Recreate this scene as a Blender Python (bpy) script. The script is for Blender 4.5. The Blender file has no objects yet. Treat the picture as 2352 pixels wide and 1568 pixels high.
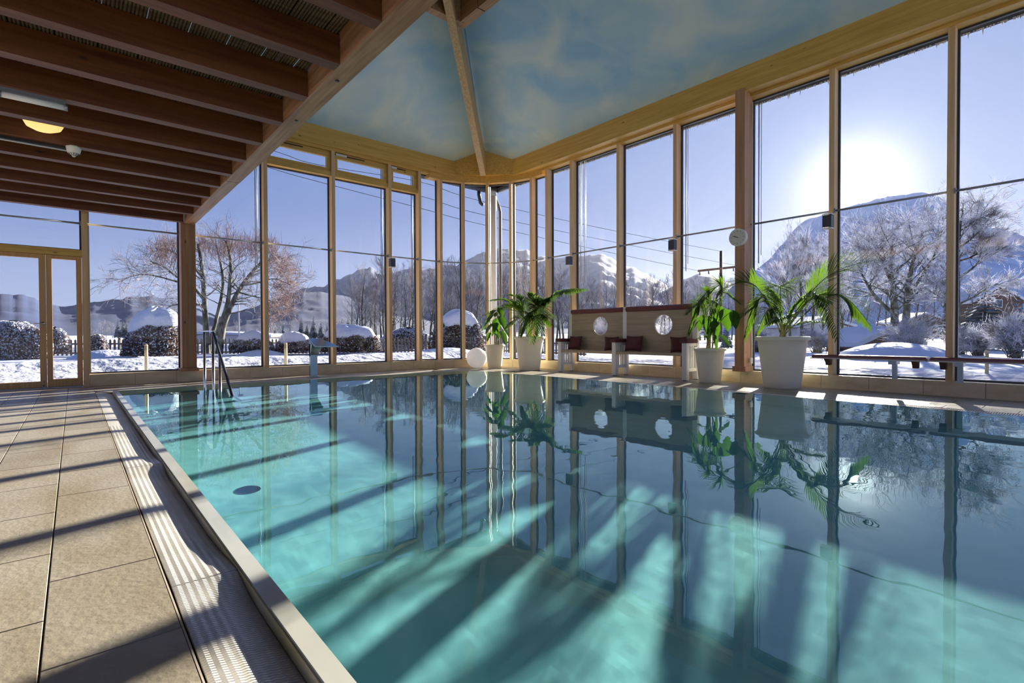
import bpy, bmesh, math, random
from math import sin, cos, pi, radians as RD, sqrt, atan2, exp
from mathutils import Vector, Matrix, noise
random.seed(7)
S = bpy.context.scene
COL = S.collection

# ------------------------------------------------------------------ camera
F_PX, HEAD, PITCH, ROLL, CAMZ = 1171.38, RD(40.6755), RD(-0.7833), RD(-0.2084), 0.9
FW = Vector((sin(HEAD)*cos(PITCH), cos(HEAD)*cos(PITCH), sin(PITCH)))
RT0 = Vector((cos(HEAD), -sin(HEAD), 0)); UP0 = RT0.cross(FW)
RT = RT0*cos(ROLL)+UP0*sin(ROLL); UP = -RT0*sin(ROLL)+UP0*cos(ROLL)
CAM = Vector((0, 0, CAMZ))
cd = bpy.data.cameras.new('camera'); cam = bpy.data.objects.new('camera', cd); COL.objects.link(cam)
cd.sensor_width = 36; cd.lens = F_PX/2352*36; cd.clip_start = 0.05; cd.clip_end = 20000
cam.matrix_world = Matrix(((RT.x, UP.x, -FW.x, 0), (RT.y, UP.y, -FW.y, 0), (RT.z, UP.z, -FW.z, CAMZ), (0, 0, 0, 1)))
S.camera = cam
S.view_settings.view_transform = 'Standard'; S.view_settings.look = 'None'
S.view_settings.gamma = 1; S.view_settings.use_curve_mapping = False
S.view_settings.exposure = 0.32
cy = S.cycles
cy.use_denoising = True
cy.use_adaptive_sampling = True; cy.adaptive_threshold = 0.02
cy.max_bounces = 8; cy.transparent_max_bounces = 16; cy.diffuse_bounces = 4; cy.glossy_bounces = 4
cy.transmission_bounces = 6
cy.caustics_reflective = False; cy.caustics_refractive = True
cy.sample_clamp_indirect = 6.0
cy.blur_glossy = 0.3

def ray(x, y):
    return (RT*(x-1176) - UP*(y-784) + FW*F_PX)
def at_dep(x, y, dep):                       # point seen at pixel x,y at forward distance dep
    return CAM + ray(x, y)*(dep/F_PX)
def at_z(x, y, z):
    d = ray(x, y); return CAM + d*((z-CAMZ)/d.z)

# ------------------------------------------------------------------ sun and sky
SUN = ray(1963, 432).normalized()
sl = bpy.data.lights.new('sun', 'SUN'); sl.energy = 19.5; sl.angle = RD(0.6); sl.color = (1.0, 0.92, 0.80)
sl.cycles.is_caustics_light = True
so = bpy.data.objects.new('sun', sl); COL.objects.link(so)
so.rotation_euler = SUN.to_track_quat('Z', 'Y').to_euler(); so.location = SUN*60
W = bpy.data.worlds.new('winter_sky'); S.world = W; W.use_nodes = True
nt = W.node_tree; N = nt.nodes; LK = nt.links; N.clear()
def wn(t, **k):
    n = N.new(t)
    for a, b in k.items(): setattr(n, a, b)
    return n
tc = wn('ShaderNodeTexCoord'); nrm = wn('ShaderNodeVectorMath', operation='NORMALIZE'); LK.new(tc.outputs['Generated'], nrm.inputs[0])
sep = wn('ShaderNodeSeparateXYZ'); LK.new(nrm.outputs[0], sep.inputs[0])
rmp = wn('ShaderNodeValToRGB'); LK.new(sep.outputs['Z'], rmp.inputs[0])
cr = rmp.color_ramp; cr.elements[0].position = 0.0; cr.elements[0].color = (0.29, 0.34, 0.52, 1)
cr.elements[1].position = 1.0; cr.elements[1].color = (0.06, 0.13, 0.38, 1)
for p, c in ((0.10, (0.195, 0.265, 0.50, 1)), (0.22, (0.115, 0.19, 0.45, 1)), (0.45, (0.095, 0.18, 0.45, 1))):
    e = cr.elements.new(p); e.color = c
dot = wn('ShaderNodeVectorMath', operation='DOT_PRODUCT'); LK.new(nrm.outputs[0], dot.inputs[0]); dot.inputs[1].default_value = SUN
ac = wn('ShaderNodeMath', operation='ARCCOSINE'); LK.new(dot.outputs['Value'], ac.inputs[0])
def expo(scale, amp, power=1.0):
    m = wn('ShaderNodeMath', operation='MULTIPLY'); LK.new(ac.outputs[0], m.inputs[0]); m.inputs[1].default_value = 1/scale
    if power != 1.0:
        q = wn('ShaderNodeMath', operation='POWER'); LK.new(m.outputs[0], q.inputs[0]); q.inputs[1].default_value = power; m = q
    n = wn('ShaderNodeMath', operation='MULTIPLY'); LK.new(m.outputs[0], n.inputs[0]); n.inputs[1].default_value = -1
    e = wn('ShaderNodeMath', operation='EXPONENT'); LK.new(n.outputs[0], e.inputs[0])
    a = wn('ShaderNodeMath', operation='MULTIPLY'); LK.new(e.outputs[0], a.inputs[0]); a.inputs[1].default_value = amp
    return a
def scol(val, col):
    v = wn('ShaderNodeVectorMath', operation='SCALE'); v.inputs[0].default_value = col; LK.new(val.outputs[0], v.inputs['Scale']); return v
g1 = scol(expo(RD(1.5), 4.2, 1.0), (1, 0.97, 0.92)); g2 = scol(expo(RD(11.0), 0.22), (1, 0.97, 0.9)); g3 = scol(expo(RD(45.0), 0.10), (0.9, 0.95, 1.0))
a1 = wn('ShaderNodeVectorMath', operation='ADD'); LK.new(rmp.outputs[0], a1.inputs[0]); LK.new(g1.outputs[0], a1.inputs[1])
a2 = wn('ShaderNodeVectorMath', operation='ADD'); LK.new(a1.outputs[0], a2.inputs[0]); LK.new(g2.outputs[0], a2.inputs[1])
a3 = wn('ShaderNodeVectorMath', operation='ADD'); LK.new(a2.outputs[0], a3.inputs[0]); LK.new(g3.outputs[0], a3.inputs[1])
bg = wn('ShaderNodeBackground'); LK.new(a3.outputs[0], bg.inputs['Color']); bg.inputs['Strength'].default_value = 1.0
wo = wn('ShaderNodeOutputWorld'); LK.new(bg.outputs[0], wo.inputs['Surface'])
W.cycles.sampling_method = 'MANUAL'; W.cycles.sample_map_resolution = 1024

# ------------------------------------------------------------------ materials
def mat(name, color, rough=0.6, metal=0.0, spec=0.5):
    m = bpy.data.materials.new(name); m.use_nodes = True
    b = m.node_tree.nodes['Principled BSDF']
    b.inputs['Base Color'].default_value = (*color, 1); b.inputs['Roughness'].default_value = rough
    b.inputs['Metallic'].default_value = metal; b.inputs['Specular IOR Level'].default_value = spec
    return m
def nm(m, t, **k):
    n = m.node_tree.nodes.new(t)
    for a, b in k.items(): setattr(n, a, b)
    return n
def lk(m, a, b): m.node_tree.links.new(a, b)
def textured(name, c1, c2, scale=(4, 4, 4), detail=4, rough=0.6, bump=0.0, bscale=40, rand=0.0, metal=0.0, lo=0.35, hi=0.65, spec=0.5, dist=0.3):
    m = mat(name, c1, rough, metal, spec); b = m.node_tree.nodes['Principled BSDF']
    t = nm(m, 'ShaderNodeNewGeometry'); mp = nm(m, 'ShaderNodeMapping'); mp.inputs['Scale'].default_value = scale
    lk(m, t.outputs['Position'], mp.inputs['Vector'])
    n = nm(m, 'ShaderNodeTexNoise'); n.inputs['Scale'].default_value = 1; n.inputs['Detail'].default_value = detail; n.inputs['Distortion'].default_value = dist
    lk(m, mp.outputs[0], n.inputs['Vector'])
    r = nm(m, 'ShaderNodeValToRGB'); r.color_ramp.elements[0].position = lo; r.color_ramp.elements[1].position = hi
    r.color_ramp.elements[0].color = (*c1, 1); r.color_ramp.elements[1].color = (*c2, 1); lk(m, n.outputs['Fac'], r.inputs[0])
    out = r.outputs[0]
    if rand:
        oi = nm(m, 'ShaderNodeObjectInfo'); mr = nm(m, 'ShaderNodeMapRange'); lk(m, oi.outputs['Random'], mr.inputs[0])
        mr.inputs[3].default_value = 1-rand; mr.inputs[4].default_value = 1+rand*0.5
        sc = nm(m, 'ShaderNodeVectorMath', operation='SCALE'); lk(m, out, sc.inputs[0]); lk(m, mr.outputs[0], sc.inputs['Scale']); out = sc.outputs[0]
    lk(m, out, b.inputs['Base Color'])
    if bump:
        n2 = nm(m, 'ShaderNodeTexNoise'); n2.inputs['Scale'].default_value = bscale; n2.inputs['Detail'].default_value = 3
        lk(m, t.outputs['Position'], n2.inputs['Vector'])
        bp = nm(m, 'ShaderNodeBump'); bp.inputs['Strength'].default_value = bump; bp.inputs['Distance'].default_value = 0.01
        lk(m, n2.outputs['Fac'], bp.inputs['Height']); lk(m, bp.outputs[0], b.inputs['Normal'])
    m['out'] = 1
    return m
def add_knots(m, col, scale, thr=0.10):
    b = m.node_tree.nodes['Principled BSDF']; src = b.inputs['Base Color'].links[0].from_socket
    t = nm(m, 'ShaderNodeNewGeometry'); mp = nm(m, 'ShaderNodeMapping'); mp.inputs['Scale'].default_value = scale; lk(m, t.outputs['Position'], mp.inputs[0])
    v = nm(m, 'ShaderNodeTexVoronoi'); v.inputs['Scale'].default_value = 1; lk(m, mp.outputs[0], v.inputs['Vector'])
    r = nm(m, 'ShaderNodeMapRange'); r.inputs[1].default_value = thr*0.5; r.inputs[2].default_value = thr; r.inputs[3].default_value = 0.85; r.inputs[4].default_value = 0
    lk(m, v.outputs['Distance'], r.inputs[0])
    mx = nm(m, 'ShaderNodeMix', data_type='RGBA'); lk(m, r.outputs[0], mx.inputs['Factor']); lk(m, src, mx.inputs['A']); mx.inputs['B'].default_value = (*col, 1)
    lk(m, mx.outputs['Result'], b.inputs['Base Color'])
    return m
PINE1, PINE2 = (0.55, 0.32, 0.06), (0.70, 0.46, 0.12)
def wood(name, axis, c1=PINE1, c2=PINE2, knots=True, rough=0.5):
    sc = [22, 22, 22]; sc['xyz'.index(axis)] = 1.2
    m = textured(name, c1, c2, tuple(sc), 3, rough, 0.15, 60, lo=0.3, hi=0.7)
    if knots:
        ks = [5, 5, 5]; ks['xyz'.index(axis)] = 2.2
        add_knots(m, (c1[0]*0.35, c1[1]*0.3, c1[2]*0.3), tuple(ks))
    return m
M = {}
M['wx'] = wood('pine_x', 'x'); M['wy'] = wood('pine_y', 'y'); M['wz'] = wood('pine_z', 'z', (0.62, 0.41, 0.19), (0.74, 0.54, 0.30), False)
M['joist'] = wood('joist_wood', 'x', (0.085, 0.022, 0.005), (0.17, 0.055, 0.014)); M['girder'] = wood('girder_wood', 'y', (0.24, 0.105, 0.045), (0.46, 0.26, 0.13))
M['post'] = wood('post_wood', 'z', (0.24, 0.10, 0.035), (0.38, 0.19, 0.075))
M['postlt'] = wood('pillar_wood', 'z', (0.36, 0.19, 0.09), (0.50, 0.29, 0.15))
M['door'] = wood('door_wood', 'z', (0.50, 0.28, 0.085), (0.62, 0.38, 0.14), False, 0.35)
M['ring'] = wood('ring_wood', 'y', (0.24, 0.12, 0.05), (0.40, 0.24, 0.11))
M['reed'] = textured('reed', (0.055, 0.028, 0.012), (0.14, 0.085, 0.04), (3, 40, 3), 3, 0.8)
M['dark'] = mat('dark_board', (0.012, 0.008, 0.006), 0.9)
M['tile'] = textured('stone_tile', (0.30, 0.25, 0.165), (0.41, 0.37, 0.295), (3.2, 1.5, 3), 5, 0.42, 0.22, 38, rand=0.13, lo=0.32, hi=0.68, spec=0.4, dist=0.6)
M['curb'] = textured('curb_tile', (0.64, 0.52, 0.30), (0.78, 0.66, 0.44), (3, 3, 8), 5, 0.4, 0.1, 60, rand=0.08)
M['grout'] = mat('grout', (0.50, 0.42, 0.32), 0.8)
M['grate'] = textured('grate_plastic', (0.68, 0.65, 0.57), (0.80, 0.77, 0.71), (3, 3, 3), 2, 0.25, spec=0.6)
M['coping'] = textured('coping', (0.44, 0.45, 0.40), (0.52, 0.52, 0.46), (6, 2, 4), 3, 0.15, spec=0.6)
M['gutter_wall'] = textured('gutter_wall', (0.42, 0.36, 0.16), (0.72, 0.62, 0.42), (5, 1.6, 5), 4, 0.5)
M['pool'] = textured('pool_liner', (0.32, 0.58, 0.63), (0.41, 0.67, 0.71), (2, 2, 2), 5, 0.6, dist=1.2)
M['steel'] = mat('steel', (0.62, 0.63, 0.62), 0.16, 1.0)
M['spout'] = mat('spout_steel', (0.30, 0.38, 0.42), 0.22, 1.0)
M['alu'] = mat('grey_aluminium', (0.30, 0.33, 0.36), 0.35, 0.7)
M['dkalu'] = mat('dark_aluminium', (0.055, 0.065, 0.085), 0.4, 0.5)
M['white'] = mat('white_paint', (0.74, 0.74, 0.70), 0.45)
M['pot'] = textured('pot_glaze', (0.84, 0.80, 0.63), (0.88, 0.84, 0.69), (2, 2, 2), 2, 0.5)
M['soil'] = textured('soil', (0.03, 0.02, 0.012), (0.07, 0.05, 0.03), (30, 30, 30), 3, 0.95)
M['globe'] = mat('globe_plastic', (0.84, 0.82, 0.80), 0.35)
M['lampglobe'] = mat('added_glow_globe', (0.86, 0.84, 0.82), 0.4); M['lampglobe'].node_tree.nodes['Principled BSDF'].inputs['Emission Color'].default_value = (1, 0.93, 0.88, 1); M['lampglobe'].node_tree.nodes['Principled BSDF'].inputs['Emission Strength'].default_value = 0.20  # weak emission added, standing in for sunlight passing through the globe
M['bench'] = wood('bench_wood', 'y', (0.30, 0.235, 0.15), (0.42, 0.34, 0.225), False)
M['maroon'] = textured('maroon_fabric', (0.085, 0.018, 0.02), (0.11, 0.026, 0.028), (60, 60, 60), 2, 0.75)
M['maroonseat'] = mat('maroon_leatherette', (0.17, 0.045, 0.05), 0.25)
M['black'] = mat('black_plastic', (0.015, 0.015, 0.018), 0.4)
M['rubber'] = mat('foot', (0.03, 0.03, 0.03), 0.7)
M['cream'] = mat('clock_face', (0.62, 0.62, 0.50), 0.5)
M['print'] = mat('clock_print', (0.05, 0.05, 0.05), 0.6)
M['stake'] = textured('stake_wood', (0.55, 0.47, 0.28), (0.70, 0.62, 0.42), (10, 10, 2), 2, 0.6)
M['snow'] = textured('snow', (0.58, 0.61, 0.70), (0.64, 0.67, 0.75), (0.6, 0.6, 0.6), 4, 0.65, 0.9, 4, spec=0.2)
M['snowy'] = mat('frost', (0.50, 0.52, 0.60), 0.7)
M['bark'] = textured('bark', (0.030, 0.028, 0.014), (0.17, 0.17, 0.13), (6, 6, 3), 5, 0.9, 0.5, 25, lo=0.4, hi=0.62)
M['twig'] = textured('frosted_twig', (0.11, 0.085, 0.08), (0.42, 0.40, 0.45), (3, 3, 3), 3, 0.85, lo=0.4, hi=0.6)
M['twigred'] = textured('reddish_twig', (0.20, 0.09, 0.05), (0.42, 0.30, 0.26), (2.5, 2.5, 2.5), 3, 0.85, lo=0.4, hi=0.62)
_tw = textured('backlit_frost_branch', (0.24, 0.22, 0.23), (0.86, 0.87, 0.94), (2.2, 2.2, 2.2), 3, 0.8, lo=0.36, hi=0.56)  # frost, with the colour paled further for the backlit glow
_b = _tw.node_tree.nodes['Principled BSDF']; _t = nm(_tw, 'ShaderNodeBsdfTranslucent'); lk(_tw, _b.inputs['Base Color'].links[0].from_socket, _t.inputs[0]); _m = nm(_tw, 'ShaderNodeMixShader'); _m.inputs[0].default_value = 0.4
lk(_tw, _b.outputs[0], _m.inputs[1]); lk(_tw, _t.outputs[0], _m.inputs[2]); lk(_tw, _m.outputs[0], _tw.node_tree.nodes['Material Output'].inputs['Surface']); M['backlitfrost'] = _tw
M['forest'] = textured('forest_twig', (0.07, 0.06, 0.07), (0.34, 0.34, 0.42), (0.8, 0.8, 0.8), 3, 0.9, lo=0.35, hi=0.7)
M['conifer'] = textured('conifer_needles', (0.018, 0.032, 0.03), (0.22, 0.27, 0.34), (1.6, 1.6, 1.6), 4, 0.9, lo=0.42, hi=0.7)
M['leafbrown'] = textured('hedge_leaf', (0.075, 0.045, 0.025), (0.20, 0.10, 0.05), (3, 3, 3), 3, 0.8)
M['hedgecore'] = mat('hedge_core', (0.025, 0.022, 0.016), 0.95)
M['fence'] = textured('fence_wood', (0.10, 0.085, 0.07), (0.19, 0.165, 0.14), (4, 4, 2), 3, 0.85)
M['cabin'] = textured('cabin_wood', (0.075, 0.04, 0.025), (0.15, 0.085, 0.05), (1, 1, 6), 3, 0.8)
M['wire'] = mat('wire', (0.12, 0.12, 0.15), 0.6)
M['hill'] = textured('hazy_forested_hill', (0.012, 0.028, 0.10), (0.019, 0.040, 0.125), (0.012, 0.012, 0.02), 6, 0.95, lo=0.35, hi=0.7)  # blue of the distance haze is put into the forest colour
M['hillpale'] = textured('haze_paled_hill', (0.58, 0.63, 0.78), (0.86, 0.90, 0.97), (0.012, 0.012, 0.02), 6, 0.95, lo=0.35, hi=0.7)  # pale tone paints the bright haze veil over the backlit slopes
M['alp'] = textured('hazy_snowy_mountain', (0.035, 0.058, 0.15), (0.105, 0.135, 0.235), (0.006, 0.006, 0.011), 8, 0.95, lo=0.42, hi=0.62, dist=1.0)  # rock and snow colours carry painted haze: bluish, low in contrast
M['building'] = mat('pale_render', (0.60, 0.60, 0.60), 0.8)
M['winglass'] = mat('dark_window_glass', (0.05, 0.07, 0.10), 0.15)

for _n in M['snow'].node_tree.nodes:
    if _n.type == 'BUMP': _n.inputs['Distance'].default_value = 0.07
m = textured('painted_sky', (0.30, 0.55, 0.74), (0.62, 0.75, 0.72), (0.9, 0.7, 0.9), 6, 0.85, lo=0.33, hi=0.66, dist=0.7); M['ceil'] = m

def leaf_mat(name, c1, c2, trans):
    m = textured(name, c1, c2, (6, 6, 6), 2, 0.35); b = m.node_tree.nodes['Principled BSDF']
    tr = nm(m, 'ShaderNodeBsdfTranslucent'); tr.inputs[0].default_value = (*trans, 1)
    mx = nm(m, 'ShaderNodeMixShader'); mx.inputs[0].default_value = 0.45
    o = m.node_tree.nodes['Material Output']
    lk(m, b.outputs[0], mx.inputs[1]); lk(m, tr.outputs[0], mx.inputs[2]); lk(m, mx.outputs[0], o.inputs['Surface'])
    return m
M['leaf'] = leaf_mat('palm_leaf', (0.022, 0.060, 0.014), (0.050, 0.115, 0.022), (0.10, 0.20, 0.010))
M['broad'] = leaf_mat('broad_leaf', (0.018, 0.055, 0.014), (0.038, 0.095, 0.02), (0.06, 0.15, 0.008))
M['stem'] = textured('palm_stem', (0.10, 0.13, 0.03), (0.20, 0.22, 0.07), (8, 8, 8), 2, 0.6)
M['trunk'] = textured('plant_trunk', (0.10, 0.07, 0.045), (0.20, 0.15, 0.10), (20, 20, 20), 3, 0.8)

# lamp materials
m = mat('lit_disc', (0.8, 0.6, 0.3), 0.5); b = m.node_tree.nodes['Principled BSDF']; b.inputs['Emission Color'].default_value = (1, 0.68, 0.22, 1); b.inputs['Emission Strength'].default_value = 0.75; M['disc'] = m

def schlick(m, f0, normal=None):
    # Fresnel term that is the same from both sides of a thin sheet
    g = nm(m, 'ShaderNodeNewGeometry'); d = nm(m, 'ShaderNodeVectorMath', operation='DOT_PRODUCT')
    lk(m, g.outputs['Incoming'], d.inputs[0]); lk(m, normal if normal is not None else g.outputs['Normal'], d.inputs[1])
    a = nm(m, 'ShaderNodeMath', operation='ABSOLUTE'); lk(m, d.outputs['Value'], a.inputs[0])
    i = nm(m, 'ShaderNodeMath', operation='SUBTRACT', use_clamp=True); i.inputs[0].default_value = 1; lk(m, a.outputs[0], i.inputs[1])
    p = nm(m, 'ShaderNodeMath', operation='POWER'); lk(m, i.outputs[0], p.inputs[0]); p.inputs[1].default_value = 5
    r = nm(m, 'ShaderNodeMath', operation='MULTIPLY_ADD', use_clamp=True); lk(m, p.outputs[0], r.inputs[0]); r.inputs[1].default_value = 1-f0; r.inputs[2].default_value = f0
    return r.outputs[0]
# window glass: clear, thin, faint reflection
def glass_mat():
    m = bpy.data.materials.new('window_glass'); m.use_nodes = True; n = m.node_tree.nodes; n.clear()
    fr = schlick(m, 0.03)
    tr = nm(m, 'ShaderNodeBsdfTransparent'); tr.inputs[0].default_value = (0.97, 0.985, 0.985, 1)
    gl = nm(m, 'ShaderNodeBsdfGlossy'); gl.inputs['Roughness'].default_value = 0.0
    mx = nm(m, 'ShaderNodeMixShader'); o = nm(m, 'ShaderNodeOutputMaterial')
    lk(m, fr, mx.inputs[0]); lk(m, tr.outputs[0], mx.inputs[1]); lk(m, gl.outputs[0], mx.inputs[2]); lk(m, mx.outputs[0], o.inputs['Surface'])
    return m
M['glass'] = glass_mat()
def water_mat():
    m = bpy.data.materials.new('pool_water'); m.use_nodes = True; n = m.node_tree.nodes; n.clear()
    g = nm(m, 'ShaderNodeBsdfGlass'); g.inputs['IOR'].default_value = 1.36; g.inputs['Roughness'].default_value = 0.0; g.inputs[0].default_value = (0.76, 1.0, 0.985, 1)
    gl = nm(m, 'ShaderNodeBsdfGlossy'); gl.inputs['Roughness'].default_value = 0.0; mx = nm(m, 'ShaderNodeMixShader'); mx.inputs[0].default_value = 0.05; lk(m, g.outputs[0], mx.inputs[1]); lk(m, gl.outputs[0], mx.inputs[2])
    o = nm(m, 'ShaderNodeOutputMaterial'); lk(m, mx.outputs[0], o.inputs['Surface'])
    return m
M['water'] = water_mat()

# ------------------------------------------------------------------ object helpers
OFF = {}
def tag(o, label=None, cat=None, group=None, kind=None):
    if label: o['label'] = label
    if cat: o['category'] = cat
    if group: o['group'] = group
    if kind: o['kind'] = kind
    return o
def thing(name, loc, label=None, cat=None, group=None, kind=None):
    o = bpy.data.objects.new(name, None); o.empty_display_size = 0.1; o.location = loc; COL.objects.link(o); OFF[o.name] = Vector(loc)
    return tag(o, label, cat, group, kind)
def off_of(o): return OFF[o.name]
class MB:
    """collects geometry given in world coordinates, then links it as ONE mesh object"""
    def __init__(s): s.v = []; s.f = []; s.mi = []; s.smooth = []
    def add(s, vs, fs, mi=0, sm=False):
        b = len(s.v); s.v += [tuple(v) for v in vs]; s.f += [tuple(b+i for i in f) for f in fs]; s.mi += [mi]*len(fs); s.smooth += [sm]*len(fs); return s
    def box(s, x0, x1, y0, y1, z0, z1, mi=0):
        vs = [(x, y, z) for z in (z0, z1) for y in (y0, y1) for x in (x0, x1)]
        return s.add(vs, [(0, 2, 3, 1), (4, 5, 7, 6), (0, 1, 5, 4), (2, 6, 7, 3), (0, 4, 6, 2), (1, 3, 7, 5)], mi)
    def cbox(s, x0, x1, y0, y1, z0, z1, c=0.003, mi=0):     # chamfered top edges
        vs = [(x0, y0, z0), (x1, y0, z0), (x1, y1, z0), (x0, y1, z0), (x0, y0, z1-c), (x1, y0, z1-c), (x1, y1, z1-c), (x0, y1, z1-c),
              (x0+c, y0+c, z1), (x1-c, y0+c, z1), (x1-c, y1-c, z1), (x0+c, y1-c, z1)]
        fs = [(3, 2, 1, 0), (8, 9, 10, 11)] + [(i, (i+1) % 4, 4+(i+1) % 4, 4+i) for i in range(4)] + [(4+i, 4+(i+1) % 4, 8+(i+1) % 4, 8+i) for i in range(4)]
        return s.add(vs, fs, mi)
    def obox(s, c, ux, uy, uz, mi=0):                       # oriented box: centre and three half vectors
        c = Vector(c); vs = [c+ux*a+uy*b+uz*d for d in (-1, 1) for b in (-1, 1) for a in (-1, 1)]
        return s.add(vs, [(0, 2, 3, 1), (4, 5, 7, 6), (0, 1, 5, 4), (2, 6, 7, 3), (0, 4, 6, 2), (1, 3, 7, 5)], mi)
    def tube(s, pts, rad, n=8, mi=0, cap=True, sm=True):
        pts = [Vector(p) for p in pts]; k = len(pts)
        if not hasattr(rad, '__len__'): rad = [rad]*k
        vs = []; a = None
        for i, p in enumerate(pts):
            t = (pts[min(i+1, k-1)]-pts[max(i-1, 0)])
            if t.length < 1e-9: t = Vector((0, 0, 1))
            t.normalize()
            if a is None:
                a = t.cross(Vector((0, 0, 1)) if abs(t.z) < 0.9 else Vector((1, 0, 0)))
            else: a = a-t*a.dot(t)
            a.normalize(); b = t.cross(a)
            for j in range(n): vs.append(p+(a*cos(2*pi*j/n)+b*sin(2*pi*j/n))*rad[i])
        fs = [(i*n+j, i*n+(j+1) % n, (i+1)*n+(j+1) % n, (i+1)*n+j) for i in range(k-1) for j in range(n)]
        if cap: fs += [tuple(reversed(range(n))), tuple(range((k-1)*n, k*n))]
        return s.add(vs, fs, mi, sm)
    def lathe(s, c, prof, n=32, mi=0, sm=True, cap=True):
        c = Vector(c); vs = [c+Vector((r*cos(2*pi*j/n), r*sin(2*pi*j/n), z)) for r, z in prof for j in range(n)]
        k = len(prof); fs = [(i*n+j, i*n+(j+1) % n, (i+1)*n+(j+1) % n, (i+1)*n+j) for i in range(k-1) for j in range(n)]
        if cap: fs += [tuple(reversed(range(n))), tuple(range((k-1)*n, k*n))]
        return s.add(vs, fs, mi, sm)
    def prism(s, poly, z0, z1, mi=0):
        n = len(poly); vs = [(x, y, z0) for x, y in poly]+[(x, y, z1) for x, y in poly]
        return s.add(vs, [tuple(reversed(range(n))), tuple(range(n, 2*n))]+[(i, (i+1) % n, n+(i+1) % n, n+i) for i in range(n)], mi)
    def build(s, name, mats, parent=None, loc=None, label=None, cat=None, group=None, kind=None):
        off = off_of(parent) if parent is not None else Vector(loc if loc is not None else (0, 0, 0))
        me = bpy.data.meshes.new(name); me.from_pydata([(v[0]-off.x, v[1]-off.y, v[2]-off.z) for v in s.v], [], s.f)
        if not isinstance(mats, (list, tuple)): mats = [mats]
        for m in mats: me.materials.append(m)
        me.polygons.foreach_set('material_index', s.mi); me.polygons.foreach_set('use_smooth', s.smooth); me.update()
        o = bpy.data.objects.new(name, me); COL.objects.link(o)
        if parent is not None: o.parent = parent
        else: o.location = off
        OFF[o.name] = off
        return tag(o, label, cat, group, kind)
def copy_tree(o, parent=None):
    c = o.copy(); COL.objects.link(c)
    if parent is not None: c.parent = parent
    OFF[c.name] = OFF[o.name]
    for ch in list(o.children): copy_tree(ch, c)
    return c

# ------------------------------------------------------------------ dimensions
YW, XW = 11.80, 9.40           # inner faces of the curbs
AC, AR = Vector((7.4, 9.8, 0)), 2.0
GL = 0.20                      # glazing sits this far behind the curb face
CURB = 0.215
ZH = 5.20                      # window heads
RAILZ = 2.895
def arc(deg, r, z=0): return Vector((AC.x+r*cos(RD(deg)), AC.y+r*sin(RD(deg)), z))

# ------------------------------------------------------------------ floor
floor = thing('floor', (0, 0, 0), kind='structure')
def arcpts(r, n=16): return [(AC.x+r*sin(pi/2*k/n), AC.y+r*cos(pi/2*k/n)) for k in range(n+1)]
POOL = [0.535, 7.62, -5.0, 10.42]      # x0 x1 y0 y1, far right corner rounded
PR = 1.0
def pool_outline(g=0.0, n=10):
    x0, x1, y0, y1 = POOL[0]-g, POOL[1]+g, POOL[2], POOL[3]+g; r = PR+g; c = (POOL[1]-PR, POOL[3]-PR)
    return [(x0, y0), (x1, y0)]+[(c[0]+r*cos(pi/2*k/n), c[1]+r*sin(pi/2*k/n)) for k in range(n+1)]+[(x0, y1)]
# concrete beds under the tiles
GB = 0.29                               # width of the gutter zone round the pool
b = MB(); b.box(-8, POOL[0]-GB+0.0, -5, 12.1, -0.3, -0.014); b.box(POOL[0]-GB, 9.7, POOL[3]+0.31, 12.1, -0.3, -0.014); b.box(POOL[1]+0.31, 9.7, -5, 12.1, -0.3, -0.016)
b.box(POOL[1]-0.05, 9.7, POOL[3]-0.05, 12.1, -0.3, -0.018)
b.build('slab', M['grout'], floor)
TX, TY, G = 0.3255, 0.657, 0.0045
def tile_ok(x0, x1, y0, y1):
    if y1 > YW+0.05 or x0 > XW: return False
    return True
tm = {}
def tile(x0, x1, y0, y1, zj=0.0):
    key = (round(x1-x0, 3), round(y1-y0, 3))
    if key not in tm:
        w, l = x1-x0, y1-y0; me = MB(); me.cbox(-w/2+G/2, w/2-G/2, -l/2+G/2, l/2-G/2, -0.013, 0, 0.002)
        o = me.build('tile', M['tile'], floor); tm[key] = o.data; o.location = ((x0+x1)/2, (y0+y1)/2, zj); return
    o = bpy.data.objects.new('tile', tm[key]); COL.objects.link(o); o.parent = floor; o.location = ((x0+x1)/2, (y0+y1)/2, zj)
XE = POOL[0]-GB                         # 0.245
for c in range(8):
    x1 = XE-c*TX; x0 = x1-TX
    yo = 1.855-(0 if c % 2 == 0 else 0.33)
    k0 = -4
    for k in range(k0, 17):
        y0 = yo+k*TY; y1 = min(y0+TY, YW+0.02)
        if y1-y0 < 0.05: continue
        if c > 4 and y0 < 4: continue
        if x1*1.0 < -0.6-0.16*max(y0, 0) - 0.3: continue
        tile(x0, x1, y0, y1)
# far deck and right deck
yd = POOL[3]+0.31
k = 0; x = XE
while x < 6.6:
    for r in range(3):
        y0 = yd+r*TX*1.0; y1 = min(y0+TX, YW)
        xs = x+(0 if r % 2 == 0 else 0.33)
        if y1-y0 > 0.05: tile(xs, xs+TY, y0, y1)
    x += TY
xd = POOL[1]+0.31
for r in range(5):
    x0 = xd+r*TX; x1 = min(x0+TX, XW)
    if x1-x0 < 0.05: continue
    y = -2.0+(0 if r % 2 == 0 else 0.33)
    while y < 9.0:
        tile(x0, x1, y, y+TY); y += TY
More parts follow.
